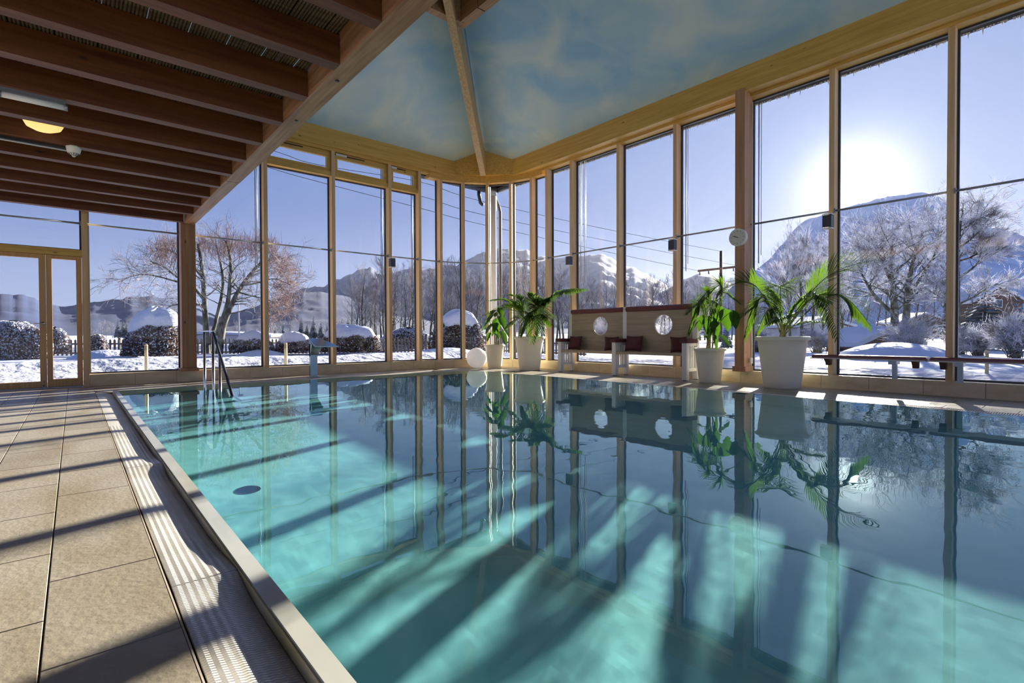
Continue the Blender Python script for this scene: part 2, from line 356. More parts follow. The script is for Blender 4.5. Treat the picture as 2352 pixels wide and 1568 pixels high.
# corner deck: wedge tiles between the pool corner and the rounded curb
PC = Vector((POOL[1]-PR, POOL[3]-PR, 0))
def wedge(r0, r1, a0, a1):
    e = 0.002/1.5
    def PQ(r, a):
        p = Vector((cos(a), sin(a), 0)); base = PC+p*(PR+0.31)
        end = AC+p*AR; q = base+(end-base)*r; return (q.x, q.y)
    mb = MB(); mb.prism([PQ(r0+0.002, a0+e), PQ(r1-0.002, a0+e), PQ(r1-0.002, a1-e), PQ(r0+0.002, a1-e)], -0.013, 0)
    mb.build('tile', M['tile'], floor)
for q in range(5):
    for j in range(5):
        o = (j % 2)*0.0
        wedge(q/5, (q+1)/5, pi/2*(j/5), pi/2*((j+1)/5))
for k2 in range(4):
    y0 = POOL[3]+0.31-0.02; 
# fill: straight deck pieces beside the wedge fan
for (xa, xb, ya, yb, nx, ny) in ((6.62, 7.4, POOL[3]+0.31, YW, 2, 3), (POOL[1]+0.31, XW, 9.0, 9.8, 4, 2)):
    pass

# curb (tiled skirting under the glazing)
def curb_tiles(parent, pts, step=0.66):
    """upright tiles along a polyline with its top ledge tiles"""
    for (p, q) in pts:
        p = Vector(p); q = Vector(q); d = (q-p); L = d.length; n = max(1, round(L/step)); d.normalize(); nrm_ = Vector((d.y, -d.x, 0))
        nrm_ = nrm_ if nrm_.dot(Vector((4, 4, 0))-p) > 0 else -nrm_
        for i in range(n):
            a = p+d*(L*i/n+0.0025); c = p+d*(L*(i+1)/n-0.0025); mid = (a+c)/2; h = (c-a).length/2
            mb = MB(); mb.obox(mid-nrm_*0.006+Vector((0, 0, CURB/2-0.006)), d*h, nrm_*0.006, Vector((0, 0, CURB/2-0.006)))
            mb.build('tile', M['curb'], parent)
            mb = MB(); mb.obox(mid-nrm_*0.13+Vector((0, 0, CURB-0.006)), d*h, nrm_*0.13, Vector((0, 0, 0.006)))
            mb.build('tile', M['curb'], parent)
bl = thing('baseboard_left', (0.2, YW, 0), kind='structure')
b = MB(); b.box(0.21, 7.4, YW+0.012, YW+0.26, -0.02, CURB-0.013); b.build('core', M['grout'], bl)
curb_tiles(bl, [((0.21, YW, 0), (7.4, YW, 0))])
br = thing('baseboard_right', (XW, 0, 0), kind='structure')
b = MB(); b.box(XW+0.012, XW+0.26, -5, 9.8, -0.02, CURB-0.013); b.build('core', M['grout'], br)
curb_tiles(br, [((XW, 9.8, 0), (XW, -5, 0))])
bc = thing('baseboard_corner', (8.8, 11.2, 0), kind='structure')
pp = [(x, y) for x, y in arcpts(AR+0.012)]; qq = [(x, y) for x, y in arcpts(AR+0.26)]
b = MB(); b.prism(pp+qq[::-1], -0.02, CURB-0.013); b.build('core', M['grout'], bc)
A5 = [90, 74, 58, 42, 26, 12, 0]
curb_tiles(bc, [(arc(A5[i], AR), arc(A5[i+1], AR)) for i in range(6)], 3)

# ------------------------------------------------------------------ pool
basin = thing('pool_basin', (4, 3, -1.04), kind='structure')
PD = -1.04
ol = pool_outline(0)
b = MB(); n = len(ol)
b.add([(x, y, PD) for x, y in ol], [tuple(range(n))]); b.build('basin_floor', M['pool'], basin)
b = MB(); b.add([(x, y, PD) for x, y in ol]+[(x, y, 0.0) for x, y in ol], [(i, n+i, n+(i+1) % n, (i+1) % n) for i in range(n)]); b.build('basin_wall', M['pool'], basin)
WZ = 0.014
def wave(x, y):                         # almost still water: slow swell with faint ripples
    z = 0.00022*noise.noise(Vector((x*1.6, y*1.6, 0.3)))+0.00015*noise.noise(Vector((x*4.5, y*4.0, 4.7)))
    calm = 0.4+0.6*max(0, min(1, 1.3-y/7))
    return z+calm*(0.00030*noise.noise(Vector((x*8.0, y*9.0, 9.1)))+0.00020*noise.noise(Vector((x*14.0, y*15.0, 2.1))))
b = MB(); NXW, ys = 190, []
y = POOL[2]
while y < POOL[3]-1e-6:
    ys.append(y); y += 0.10 if y < 0.3 else 0.036
ys.append(POOL[3]); vs = []
for y in ys:
    x1 = POOL[1]
    if y > POOL[3]-PR: x1 = POOL[1]-PR+sqrt(max(0, PR*PR-(y-POOL[3]+PR)**2))
    for i in range(NXW+1):
        x = POOL[0]+(x1-POOL[0])*i/NXW; vs.append((x, y, WZ+wave(x, y)))
w_ = NXW+1
b.add(vs, [(j*w_+i, j*w_+i+1, (j+1)*w_+i+1, (j+1)*w_+i) for j in range(len(ys)-1) for i in range(NXW)], 0, True)
wo_ = b.build('water', M['water'], None, (4, 3, WZ), kind='structure'); wo_.cycles.is_caustics_caster = True
for ch in basin.children: ch.cycles.is_caustics_receiver = True
# wet coping rim
cop = thing('coping', (POOL[0], 3, 0), kind='structure')
b = MB(); b.box(POOL[0]-0.062, POOL[0], -5, POOL[3]+0.055, -0.04, 0.018)
b.build('coping_rim', M['coping'], cop)
b = MB(); b.box(POOL[0]-0.068, POOL[0]-0.0622, -5, POOL[3]+0.055, -0.12, 0.010); b.build('gutter_wall', M['gutter_wall'], cop)
o2 = pool_outline(0.0, 16)[1:]; o3 = pool_outline(0.055, 16)[1:]
b = MB(); b.prism(o2+o3[::-1], -0.04, 0.008); b.build('coping_rim', M['coping'], cop)
# overflow gutter beds
b = MB(); b.box(XE-0.004, POOL[0]-0.06, -5, POOL[3]+0.31, -0.16, -0.12); b.build('gutter_bed', M['dark'], cop)
o4 = pool_outline(0.31, 16)[1:]
b = MB(); b.prism(o3+o4[::-1], -0.16, -0.10); b.build('gutter_bed', M['dark'], cop)

# grate: wavy profile, buckled at the joints of the segments
GX0, GX1 = XE+0.012, POOL[0]-0.070
PEAKS = [2.17, 4.33]
def gh(x, y):
    t = (x-GX0)/(GX1-GX0)
    dip = -0.034*t*t-0.004
    for p in PEAKS:
        d = y-p
        w = 0.16 if d < 0 else 0.30
        a = exp(-(abs(d)/w)**1.5)
        dip += a*(0.034*t*t+0.006)
    return dip
grate = thing('overflow_grate', (0.36, 3, 0), 'long white plastic overflow grate sagging beside the near pool edge', 'grate')
edges = [-1.0, 0.0, PEAKS[0], PEAKS[1], 6.5, 8.6, POOL[3]+0.05]
NXG = 16
for si in range(len(edges)-1):
    y0, y1 = edges[si]+0.004, edges[si+1]-0.004
    n = int((y1-y0)/0.0125); b = MB(); pitch = (y1-y0)/n
    for i in range(n):
        ya = y0+pitch*i; yb = ya+pitch*0.56; ym = (ya+yb)/2
        if y1 > 6.6: xs = [GX0+(GX1-GX0)*k/8 for k in range(9)]
        else: xs = [GX0+(GX1-GX0)*k/NXG for k in range(NXG+1)]
        vs = []
        for k, x in enumerate(xs):
            z = gh(x, ym); bu = 0.0022*(k % 2) if len(xs) > 9 else 0
            vs += [(x, ya, z-0.012), (x, ya, z+bu), (x, yb, z+bu), (x, yb, z-0.012)]
        fs = []
        for k in range(len(xs)-1):
            for e in range(3): fs.append((k*4+e, k*4+e+1, (k+1)*4+e+1, (k+1)*4+e))
        fs += [(0, 3, 2, 1), tuple(len(vs)-4+q for q in range(4))]
        b.add(vs, fs)
    for j in range(1, 8):                 # connecting rods along the grate
        x = GX0+(GX1-GX0)*j/8; ys = [y0+(y1-y0)*q/60 for q in range(61)]
        b.tube([(x, y, gh(x, y)-0.006) for y in ys], 0.0035, 4, cap=False)
    b.build('grate_segment', M['grate'], grate, kind='stuff')
b = MB(); b.box(XE-0.0015, XE+0.0035, -1, POOL[3]+0.3, -0.02, 0.0005); b.build('edge_strip', M['grout'], grate)
# grate on the far and right side
g2 = thing('overflow_grate', (5, 10.6, 0), 'pale overflow grate along the far and window sides of the pool', 'grate')
b = MB(); oc = pool_outline(0.065, 14)[1:]; od = pool_outline(0.3, 14)[1:]
def run(pa, pb, qa, qb, m):
    for i in range(m):
        t0 = (i+0.1)/m; t1 = (i+0.72)/m
        P0 = [pa[0]+(pb[0]-pa[0])*t0, pa[1]+(pb[1]-pa[1])*t0]; P1 = [pa[0]+(pb[0]-pa[0])*t1, pa[1]+(pb[1]-pa[1])*t1]
        Q0 = [qa[0]+(qb[0]-qa[0])*t0, qa[1]+(qb[1]-qa[1])*t0]; Q1 = [qa[0]+(qb[0]-qa[0])*t1, qa[1]+(qb[1]-qa[1])*t1]
        b.prism([P0, P1, Q1, Q0], -0.016, -0.001)
for i in range(len(oc)-1):
    L = math.hypot(oc[i+1][0]-oc[i][0], oc[i+1][1]-oc[i][1])
    run(oc[i], oc[i+1], od[i], od[i+1], max(1, int(L/0.022)))
b.build('grate_bars', M['grate'], g2, kind='stuff')

# bottom inlet in the pool floor
w0 = at_z(568, 1130, WZ); d_ = (w0-CAM).normalized(); hz_ = Vector((d_.x, d_.y, 0)); sr = hz_.length/1.333
c = w0+hz_.normalized()*((WZ-PD)*sr/sqrt(1-sr*sr)); c.z = PD
t = thing('floor_inlet', (c.x, c.y, PD), 'round blue grey drain cover on the turquoise pool floor', 'drain')
b = MB(); b.lathe((c.x, c.y, PD), [(0.080, 0), (0.080, 0.010), (0.065, 0.022), (0.0, 0.026)], 24, cap=False); b.build('cover', mat('drain_blue', (0.02, 0.07, 0.16), 0.5), t)
b = MB(); b.lathe((c.x, c.y, PD), [(0.092, 0), (0.092, 0.006), (0.080, 0.006)], 24, cap=False); b.build('rim', M['alu'], t)

# ------------------------------------------------------------------ glazing
WIN = [0]
def window(p, q, z0, z1, nrm_, rod=0, bead=True):
    """one bay: pane with a thin frame; p, q on the glazing line"""
    WIN[0] += 1; p = Vector(p); q = Vector(q); d = (q-p); L = d.length; d.normalize()
    w = thing('window_%d' % WIN[0], ((p.x+q.x)/2, (p.y+q.y)/2, z0), kind='structure')
    b = MB(); mid = (p+q)/2
    nn = Vector(nrm_)
    b.add([p+Vector((0, 0, z0)), q+Vector((0, 0, z0)), q+Vector((0, 0, z1)), p+Vector((0, 0, z1))], [(0, 1, 2, 3)]); b.build('pane', M['glass'], w)
    b = MB(); t = 0.014
    zc = (z0+z1)/2
    b.obox(p+d*t+Vector((0, 0, zc)), d*t, nn*0.022, Vector((0, 0, (z1-z0)/2))); b.obox(q-d*t+Vector((0, 0, zc)), d*t, nn*0.022, Vector((0, 0, (z1-z0)/2)))
    b.obox(mid+Vector((0, 0, z0+t)), d*(L/2-2*t), nn*0.022, Vector((0, 0, t))); b.obox(mid+Vector((0, 0, z1-t)), d*(L/2-2*t), nn*0.022, Vector((0, 0, t)))
    b.build('frame', M['dkalu'], w)
    return w
def mullion(parent, c, nrm_, z0, z1, w=0.08, dep=0.20, m='wz'):
    c = Vector(c); n_ = Vector(nrm_); t = Vector((-n_.y, n_.x, 0)); b = MB()
    b.obox(c+n_*(dep/2)+Vector((0, 0, (z0+z1)/2)), t*(w/2), n_*(dep/2), Vector((0, 0, (z1-z0)/2)))
    return b.build('mullion', M[m], parent)
wl = thing('wall_left', (4, YW, 0), kind='structure'); wr = thing('wall_right', (XW, 4, 0), kind='structure'); wc = thing('wall_corner', (8.8, 11.2, 0), kind='structure')
LX = [0.165, 1.70, 3.165, 4.65, 6.10, 6.96, 7.62]
NY = (0, 1, 0); NX_ = (1, 0, 0)
mullion(wl, (0.165, YW-0.01, 0), NY, 0.0, 3.35)
for x in LX[2:]: mullion(wl, (x, YW, 0), NY, CURB, ZH)
mullion(wl, (1.70, YW+0.02, 0), NY, CURB, ZH, 0.2, 0.18)
mullion(wl, (-3.2, YW, 0), NY, 0, 3.35)
AA = [65.5, 46.5, 27.5, 9.0]
for a in AA: mullion(wc, arc(a, AR), (cos(RD(a)), sin(RD(a)), 0), CURB, ZH-0.05)
RY = [9.545, 8.68, 7.235, 5.79, 4.32, 2.93, 1.44, -0.05, -1.55, -3.1]
for y in RY: mullion(wr, (XW+(0.0 if y != 4.32 else 0.04), y, 0), NX_, CURB, ZH)
# heads and sills
def trim(n, boxes, m):
    b = MB()
    for q in boxes: b.box(*q)
    return b.build('trim_%d' % n, m, None, ((boxes[0][0]+boxes[0][1])/2, (boxes[0][2]+boxes[0][3])/2, boxes[0][4]), kind='structure')
trim(1, [(1.60, 7.45, YW-0.0, YW+0.24, ZH, 5.30)], M['wx'])
trim(2, [(XW-0.02, XW+0.24, -5, 9.75, ZH, 5.30)], M['wy'])
b = MB(); b.prism([tuple(arc(a, AR-0.01)[:2]) for a in (94, 84, 65.5, 46.5, 27.5, 9, -3)]+[tuple(arc(a, AR+0.24)[:2]) for a in (-3, 9, 27.5, 46.5, 65.5, 84, 94)], 5.11, 5.31); b.build('trim_3', M['wx'], None, (8.8, 11.2, 5.1), kind='structure')
# main eaves beams
trim(4, [(1.0, 8.05, 11.755, 12.02, 5.27, 5.70)], M['wx'])
trim(5, [(9.165, 9.42, -5, 10.64, 5.25, 5.70)], M['wy'])
b = MB(); b.prism([(8.03, 11.755), (9.165, 10.62), (9.42, 10.62), (9.5, 11.4), (8.6, 12.2), (8.03, 12.02)], 5.29, 5.70); b.build('trim_6', M['wx'], None, (8.6, 11.2, 5.3), kind='structure')
# low part header above door zone and beam over
trim(7, [(-6, 1.6, YW-0.02, YW+0.22, 3.29, 3.5)], M['joist'])
# handrail bar (glazing bar) at mid height
def railbar(name, pts, parent):
    b = MB(); b.tube(pts, 0.017, 8); 
    b2 = [Vector(p)+Vector((0, 0, 0.0)) for p in pts]
    return b.build(name, M['alu'], parent)
for i in range(len(LX)-1): railbar('glazing_bar', [(LX[i]+0.04, YW+0.06, RAILZ), (LX[i+1]-0.04, YW+0.06, RAILZ)], wl)
railbar('glazing_bar', [(-3.2, YW+0.06, RAILZ), (LX[0]-0.04, YW+0.06, RAILZ)], wl)
for i in range(len(RY)-1): railbar('glazing_bar', [(XW+0.02, RY[i]-0.04, RAILZ), (XW+0.02, RY[i+1]+0.04, RAILZ)], wr)
ar = [84]+AA+[-3]
for i in range(len(ar)-1):
    railbar('glazing_bar', [arc(ar[i]+(ar[i+1]-ar[i])*k/3, AR+0.04*1, RAILZ) for k in range(4)], wc)
for x in LX+[]:                                     # little brackets where the bar meets the mullions
    b = MB(); b.obox((x-0.048, YW+0.04, RAILZ), Vector((0.012, 0, 0)), Vector((0, 0.03, 0)), Vector((0, 0, 0.035))); b.build('bracket', M['alu'], wl)
for y in RY:
    b = MB(); b.obox((XW+0.01, y-0.048, RAILZ), Vector((0.03, 0, 0)), Vector((0, 0.012, 0)), Vector((0, 0, 0.035))); b.build('bracket', M['alu'], wr)
# panes
gy = YW+GL-0.01
tops = {2: 4.66, 3: 4.66, 4: 4.66}
for i in range(len(LX)-1):
    xa, xb = LX[i]+0.04, LX[i+1]-0.04
    if i == 0: window((xa, gy, 0), (1.6, gy, 0), CURB, 3.29, NY)
    elif i in (2, 3, 4): window((xa, gy, 0), (xb, gy, 0), CURB, 4.62, NY)
    elif i == 1: window((1.8, gy, 0), (xb, gy, 0), CURB, ZH, NY)
    else: window((xa, gy, 0), (xb, gy, 0), CURB, ZH, NY)
# opening top lights
for i in (2, 3, 4):
    xa, xb = LX[i]+0.04, LX[i+1]-0.04
    b = MB(); b.box(xa, xb, YW+0.03, YW+0.21, 4.62, 4.72); b.build('transom', M['wx'], wl)
    v = thing('window_%d' % (WIN[0]+1), ((xa+xb)/2, YW+0.1, 4.72), kind='structure'); WIN[0] += 1
    b = MB(); s0 = 0.085
    x0, x1, z0, z1 = xa+0.004, xb-0.004, 4.725, ZH-0.004
    b.box(x0, x0+s0, YW+0.07, YW+0.15, z0, z1); b.box(x1-s0, x1, YW+0.07, YW+0.15, z0, z1)
    b.box(x0+s0, x1-s0, YW+0.07, YW+0.15, z0, z0+s0); b.box(x0+s0, x1-s0, YW+0.07, YW+0.15, z1-s0-0.04, z1)
    b.build('sash', M['wx'], v)
    b = MB(); b.add([(x0+s0, YW+0.11, z0+s0), (x1-s0, YW+0.11, z0+s0), (x1-s0, YW+0.11, z1-s0-0.04), (x0+s0, YW+0.11, z1-s0-0.04)], [(0, 1, 2, 3)]); b.build('pane', M['glass'], v)
    w = xb-xa
    b = MB(); b.tube([(xa+0.02*w, YW+0.05, ZH-0.045), (xa+0.55*w, YW+0.05, ZH-0.045)], 0.012, 8); b.build('opener_rod', M['black'], v)
    b = MB(); b.box(xa+0.03*w, xa+0.22*w, YW+0.03, YW+0.065, ZH-0.07, ZH-0.02); b.build('opener_box', M['white'], v)
ga = AR+GL-0.01
ar2 = [84]+AA+[-3]
for i in range(len(ar2)-1):
    a0, a1 = ar2[i]-1.1, ar2[i+1]+1.1; am = (a0+a1)/2
    window(arc(a0, ga), arc(a1, ga), CURB, 5.11, (cos(RD(am)), sin(RD(am)), 0))
gx = XW+GL-0.01
for i in range(len(RY)-1):
    window((gx, RY[i]-0.04, 0), (gx, RY[i+1]+0.04, 0), CURB, ZH, NX_)
# guide rods of the outer sun screens
sg = [(4.55, 2), (5.99, 2), (6.86, 2)]
for x, _ in ((3.05, 0), (6.0, 0), (6.87, 0)):
    b = MB(); b.tube([(x, gy+0.05, 2.35), (x, gy+0.05, ZH)], 0.010, 6); b.tube([(x-0.035, gy+0.05, 2.35), (x-0.035, gy+0.05, ZH)], 0.008, 6); b.build('screen_guide', M['alu'], wl)
for y in (8.58, 8.5, 7.14+1.3, 5.68, 4.20):
    if y == 8.5 or y > 8.44 and y < 8.45: continue
    b = MB(); b.tube([(gx+0.05, y, 2.2), (gx+0.05, y, ZH)], 0.011, 6); b.tube([(gx+0.05, y-0.045, 2.35), (gx+0.05, y-0.045, ZH)], 0.006, 6); b.build('screen_guide', M['alu'], wr)

# ------------------------------------------------------------------ doors at the left
d1 = thing('door_1', (-1.3, YW+0.1, 0), kind='structure')
yd0, yd1 = YW+0.06, YW+0.14
def leaf(par, x0, x1, z0, z1, st, bot, name):
    b = MB(); b.box(x0, x0+st, yd0, yd1, z0, z1); b.box(x1-st, x1, yd0, yd1, z0, z1); b.box(x0+st, x1-st, yd0, yd1, z0, z0+bot); b.box(x0+st, x1-st, yd0, yd1, z1-st*0.8, z1)
    b.build(name, M['door'], par)
    b = MB(); ym = (yd0+yd1)/2; b.add([(x0+st, ym, z0+bot), (x1-st, ym, z0+bot), (x1-st, ym, z1-st*0.8), (x0+st, ym, z1-st*0.8)], [(0, 1, 2, 3)]); b.build('pane', M['glass'], par)
leaf(d1, -1.53, -0.355, 0.025, 2.30, 0.085, 0.10, 'leaf')
b = MB(); b.lathe((-0.395, yd0-0.012, 1.116), [(0.028, -0.028), (0.028, 0.028)], 16); b.v = [(v[0], yd0-0.006+(v[2]-1.116)*0.35, 1.116+(v[1]-yd0+0.012)) for v in b.v]; b.build('rosette', M['steel'], d1)
b = MB(); b.tube([(-0.395, yd0-0.01, 1.116), (-0.395, yd0-0.055, 1.116), (-0.42, yd0-0.06, 1.116), (-0.53, yd0-0.06, 1.112)], 0.009, 8); b.build('door_handle', M['steel'], d1)
b = MB(); b.tube([(-0.40, yd0-0.01, 0.03), (-0.40, yd0-0.01, 0.13)], 0.012, 8); b.box(-0.42, -0.38, yd0-0.02, yd0, 0.0, 0.04); b.build('floor_bolt', M['alu'], d1)
d2 = thing('door_2', (-0.12, YW+0.1, 0), kind='structure')
leaf(d2, -0.350, 0.120, 0.025, 2.30, 0.075, 0.13, 'leaf')
b = MB(); b.box(-3.2, 0.125, YW+0.02, YW+0.2, 2.305, 2.42); b.build('transom', M['wx'], wl)
b = MB(); b.box(-3.2, 0.125, YW+0.0, YW+0.2, -0.01, 0.022); b.build('threshold', M['alu'], wl)
window((-3.2, gy, 0), (0.125, gy, 0), 2.42, 3.29, NY)
window((-3.16, gy, 0), (-1.55, gy, 0), 0.03, 2.30, NY)
window((-8, gy, 0), (-3.24, gy, 0), 0.03, 3.29, NY)
b = MB(); b.box(-1.59, -1.535, YW+0.03, YW+0.19, 0, 2.305); b.build('mullion', M['wz'], wl)

# ------------------------------------------------------------------ column, girder, joists, reed roof
col = thing('column_left', (1.69, 11.45, CURB), kind='structure')
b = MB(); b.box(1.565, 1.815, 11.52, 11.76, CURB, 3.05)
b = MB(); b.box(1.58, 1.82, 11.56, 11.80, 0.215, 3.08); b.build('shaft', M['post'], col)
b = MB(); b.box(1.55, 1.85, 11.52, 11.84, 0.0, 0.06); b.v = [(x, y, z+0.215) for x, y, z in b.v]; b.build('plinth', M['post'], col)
gd = thing('beam_girder', (1.71, 5, 3.05), kind='structure')
b = MB(); b.box(1.63, 1.80, 8.0, 11.84, 3.05, 3.42); b.build('girder', M['girder'], gd)
b = MB(); b.box(1.632, 1.802, -4.5, 7.985, 3.05, 3.42); b.build('girder', M['girder'], gd)
b = MB(); b.lathe((1.715, 4.25, 3.05), [(0.018, -0.006), (0.018, 0.0)], 12); b.build('bolt_head', M['black'], gd)
b = MB(); b.lathe((1.715, 5.3, 3.05), [(0.018, -0.006), (0.018, 0.0)], 12); b.build('bolt_head', M['black'], gd)
lowc = thing('ceiling_low', (-2, 5, 3.05), kind='structure')
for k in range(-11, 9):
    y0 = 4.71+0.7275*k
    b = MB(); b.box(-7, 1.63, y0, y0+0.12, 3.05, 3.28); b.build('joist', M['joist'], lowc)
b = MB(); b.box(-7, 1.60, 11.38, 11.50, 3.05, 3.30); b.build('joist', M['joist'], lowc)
# reed mats lie on the joists: rods with narrow slits between the mats
rx = -7.0; mi = 0
while rx < 1.62:
    b = MB(); n = 11
    for j in range(n):
        x = rx+j*0.0235
        if x > 1.62: break
        b.tube([(x, -4, 3.292+0.003*sin(j*2.1)), (x, 11.8, 3.292+0.003*cos(j*1.7))], 0.0125, 4, cap=False)
    b.build('reed_mat', M['reed'], lowc)
    rx += n*0.0235+(0.008 if mi % 1 == 0 else 0); mi += 1
b = MB()
for y in [4.0, 5.4, 7.6, 9.2, 10.9, 2.2, 0.6]: b.box(-7, 1.62, y-0.28, y+0.28, 3.32, 3.34)
b.build('roof_board', M['dark'], lowc)
b = MB(); b.box(-7, -0.2, -4, 12, 3.36, 3.38); b.build('roof_board', M['dark'], lowc)

# ------------------------------------------------------------------ painted hipped ceiling
b = MB(); b.add([(8.03, 11.755, 5.69), (9.165, 10.62, 5.69), (8.598, 11.188, 5.97), (8.10, 11.83, 5.69), (9.235, 10.69, 5.69), (8.668, 11.258, 5.97)], [(0, 2, 1), (3, 4, 5), (0, 1, 4, 3), (1, 2, 5, 4), (2, 0, 3, 5)]); b.build('trim_8', M['wx'], None, (8.6, 11.2, 5.7), kind='structure')
ceil = thing('ceiling', (4, 4, 5.7), kind='structure')
SL = 0.48; RXR, RYR = 5.62, 8.02
def zc(d): return 5.69+SL*d
XB, YB = 9.165, 11.755
b = MB()
b.add([(-1.5, YB+0.1, zc(-0.1)), (8.0, YB+0.1, zc(-0.1)), (8.62, 11.21, zc(0.545)), (RXR, RYR, zc(YB-RYR)), (-1.5, RYR, zc(YB-RYR))], [(0, 1, 2, 3, 4)])
b.build('ceiling_panel', M['ceil'], ceil)
b = MB()
b.add([(XB+0.1, -5, zc(-0.1)), (XB+0.1, 10.6, zc(-0.1)), (8.62, 11.21, zc(0.545)), (RXR, RYR, zc(XB-RXR)), (RXR, -5, zc(XB-RXR))], [(0, 4, 3, 2, 1)])
b.build('ceiling_panel', M['ceil'], ceil)
b = MB(); b.add([(8.0, 11.9, 5.68), (8.62, 11.21, zc(0.545)), (9.3, 10.5, 5.68), (9.6, 12.1, 5.68)], [(0, 1, 3), (1, 2, 3)]); b.build('ceiling_panel', M['ceil'], ceil)
# outer roof shell keeps the daylight out
b = MB(); b.add([(-2, 13.0, 5.45), (10.35, 13.0, 5.45), (RXR-0.6, RYR+0.2, 8.6), (-2, RYR+0.2, 8.6), (10.35, -5.2, 5.45), (RXR-0.6, -5.2, 8.6)], [(0, 1, 2, 3), (1, 4, 5, 2)]); b.build('roof_shell', M['dark'], ceil)
b = MB(); b.add([(-2, RYR+0.3, 8.6), (RXR, RYR+0.3, 8.6), (RXR, -5.2, 8.6), (-2, -5.2, 8.6)], [(0, 1, 2, 3)]); b.build('roof_shell', M['dark'], ceil)
b = MB(); b.add([(-2, -5.2, 3.4), (-2, 13, 3.4), (-2, 13, 8.6), (-2, -5.2, 8.6)], [(0, 1, 2, 3)]); b.build('roof_shell', M['dark'], ceil)
# ring beams and hip rafter
b = MB(); b.box(5.60, 5.78, -5, 7.42, 6.80, 7.42); b.build('ring_beam', M['ring'], ceil)
b = MB(); b.box(5.60, 5.78, 7.45, 8.12, 6.80, 7.42); b.build('ring_beam', M['ring'], ceil)
b = MB(); b.box(-1.5, 5.60, 7.98, 8.14, 6.80, 7.42); b.build('ring_beam', M['ring'], ceil)
hp0 = Vector((8.46, 11.05, 5.28)); hp1 = Vector((4.6, 7.19, 5.28+SL*3.86))
hd = (hp1-hp0); hs = Vector((1, -1, 0)).normalized(); hl = hd.length; hd.normalize(); hu = hd.cross(hs); hu = hu if hu.z > 0 else -hu
b = MB(); b.obox((hp0+hp1)/2+hu*0.26, hd*(hl/2+0.12), hs*0.075, hu*0.26); b.build('hip_rafter', wood('hip_wood', 'z', (0.40, 0.26, 0.10), (0.60, 0.42, 0.20)), ceil)

# pillar at the right wall
pr = thing('column_right', (9.27, 4.32, CURB), kind='structure')
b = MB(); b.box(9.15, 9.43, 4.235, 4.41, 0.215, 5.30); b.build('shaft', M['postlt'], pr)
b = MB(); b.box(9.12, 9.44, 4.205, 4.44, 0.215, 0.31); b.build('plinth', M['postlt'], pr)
b = MB(); b.cbox(9.30, 9.36, 4.175, 4.205, 0.36, 0.46, 0.004); b.build('socket_box', M['white'], pr)
b = MB(); b.tube([(9.40, 4.21, 0.46), (9.40, 4.21, 5.1)], 0.012, 6); b.build('cable_duct', M['white'], pr)

# ------------------------------------------------------------------ outside of the building: gutters, column, pipes
gut = thing('roof_gutter', (10.15, 12.7, 5.4), 'dark snow edged roof gutter seen through the tops of the windows', 'gutter')
ZG = 5.41
def halfpipe(p, q, nrm_):
    b = MB(); p = Vector(p); q = Vector(q); n_ = Vector(nrm_); pts = []
    for e in (p, q):
        for k in range(9):
            a = pi*k/8; pts.append(e+n_*0.075*cos(a)-Vector((0, 0, 1))*0.075*sin(a))
    b.add(pts, [(k, k+1, 9+k+1, 9+k) for k in range(8)]); return b
halfpipe((10.12, 12.62, ZG), (10.12, -5, ZG), NX_).build('channel', M['dkalu'], gut)
halfpipe((1.0, 12.62, ZG), (10.12, 12.62, ZG), NY).build('channel', M['dkalu'], gut)
b = MB(); random.seed(3)
for k in range(900):
    y = random.uniform(-3, 12.5); l = random.uniform(0.01, 0.05)*(1 if random.random() < .93 else 2.2)
    b.tube([(10.09, y, ZG-0.07), (10.09, y, ZG-0.07-l)], [0.012, 0.002], 4, cap=False)
b.build('icicles', M['snowy'], gut, kind='stuff')
sf = MB(); sf.box(9.64, 10.16, -5, 12.6, 5.47, 5.50); sf.box(1, 10.1, 12.04, 12.66, 5.47, 5.50); sf.build('soffit', M['cabin'], gut)
ec = thing('exterior_column', (9.95, 12.5, -0.1), 'round white outdoor column standing behind the curved corner glazing', 'column')
b = MB(); b.tube([(9.93, 12.5, -0.1), (9.93, 12.5, 5.2)], 0.155, 28, cap=True); b.build('shaft', M['white'], ec)
b = MB(); b.tube([(9.93, 12.5, 5.2), (9.93, 12.5, 5.5)], 0.158, 28); b.build('collar', M['alu'], ec)
dp = thing('downpipe', (10.28, 12.5, -0.1), 'slim dark rain downpipe beside the white outdoor column', 'pipe')
b = MB(); b.tube([(10.24, 12.47, -0.1), (10.24, 12.47, 4.75), (10.22, 12.52, 4.95), (10.16, 12.6, 5.2), (10.12, 12.62, 5.4)], 0.05, 12); b.build('pipe', mat('pipe_brown', (0.09, 0.075, 0.07), 0.5), dp)
b = MB(); b.tube([(9.62, 12.75, 5.48), (9.62, 12.75, 5.25), (9.66, 12.72, 5.0), (9.72, 12.66, 4.93)], 0.055, 12); b.build('elbow', M['dkalu'], dp)

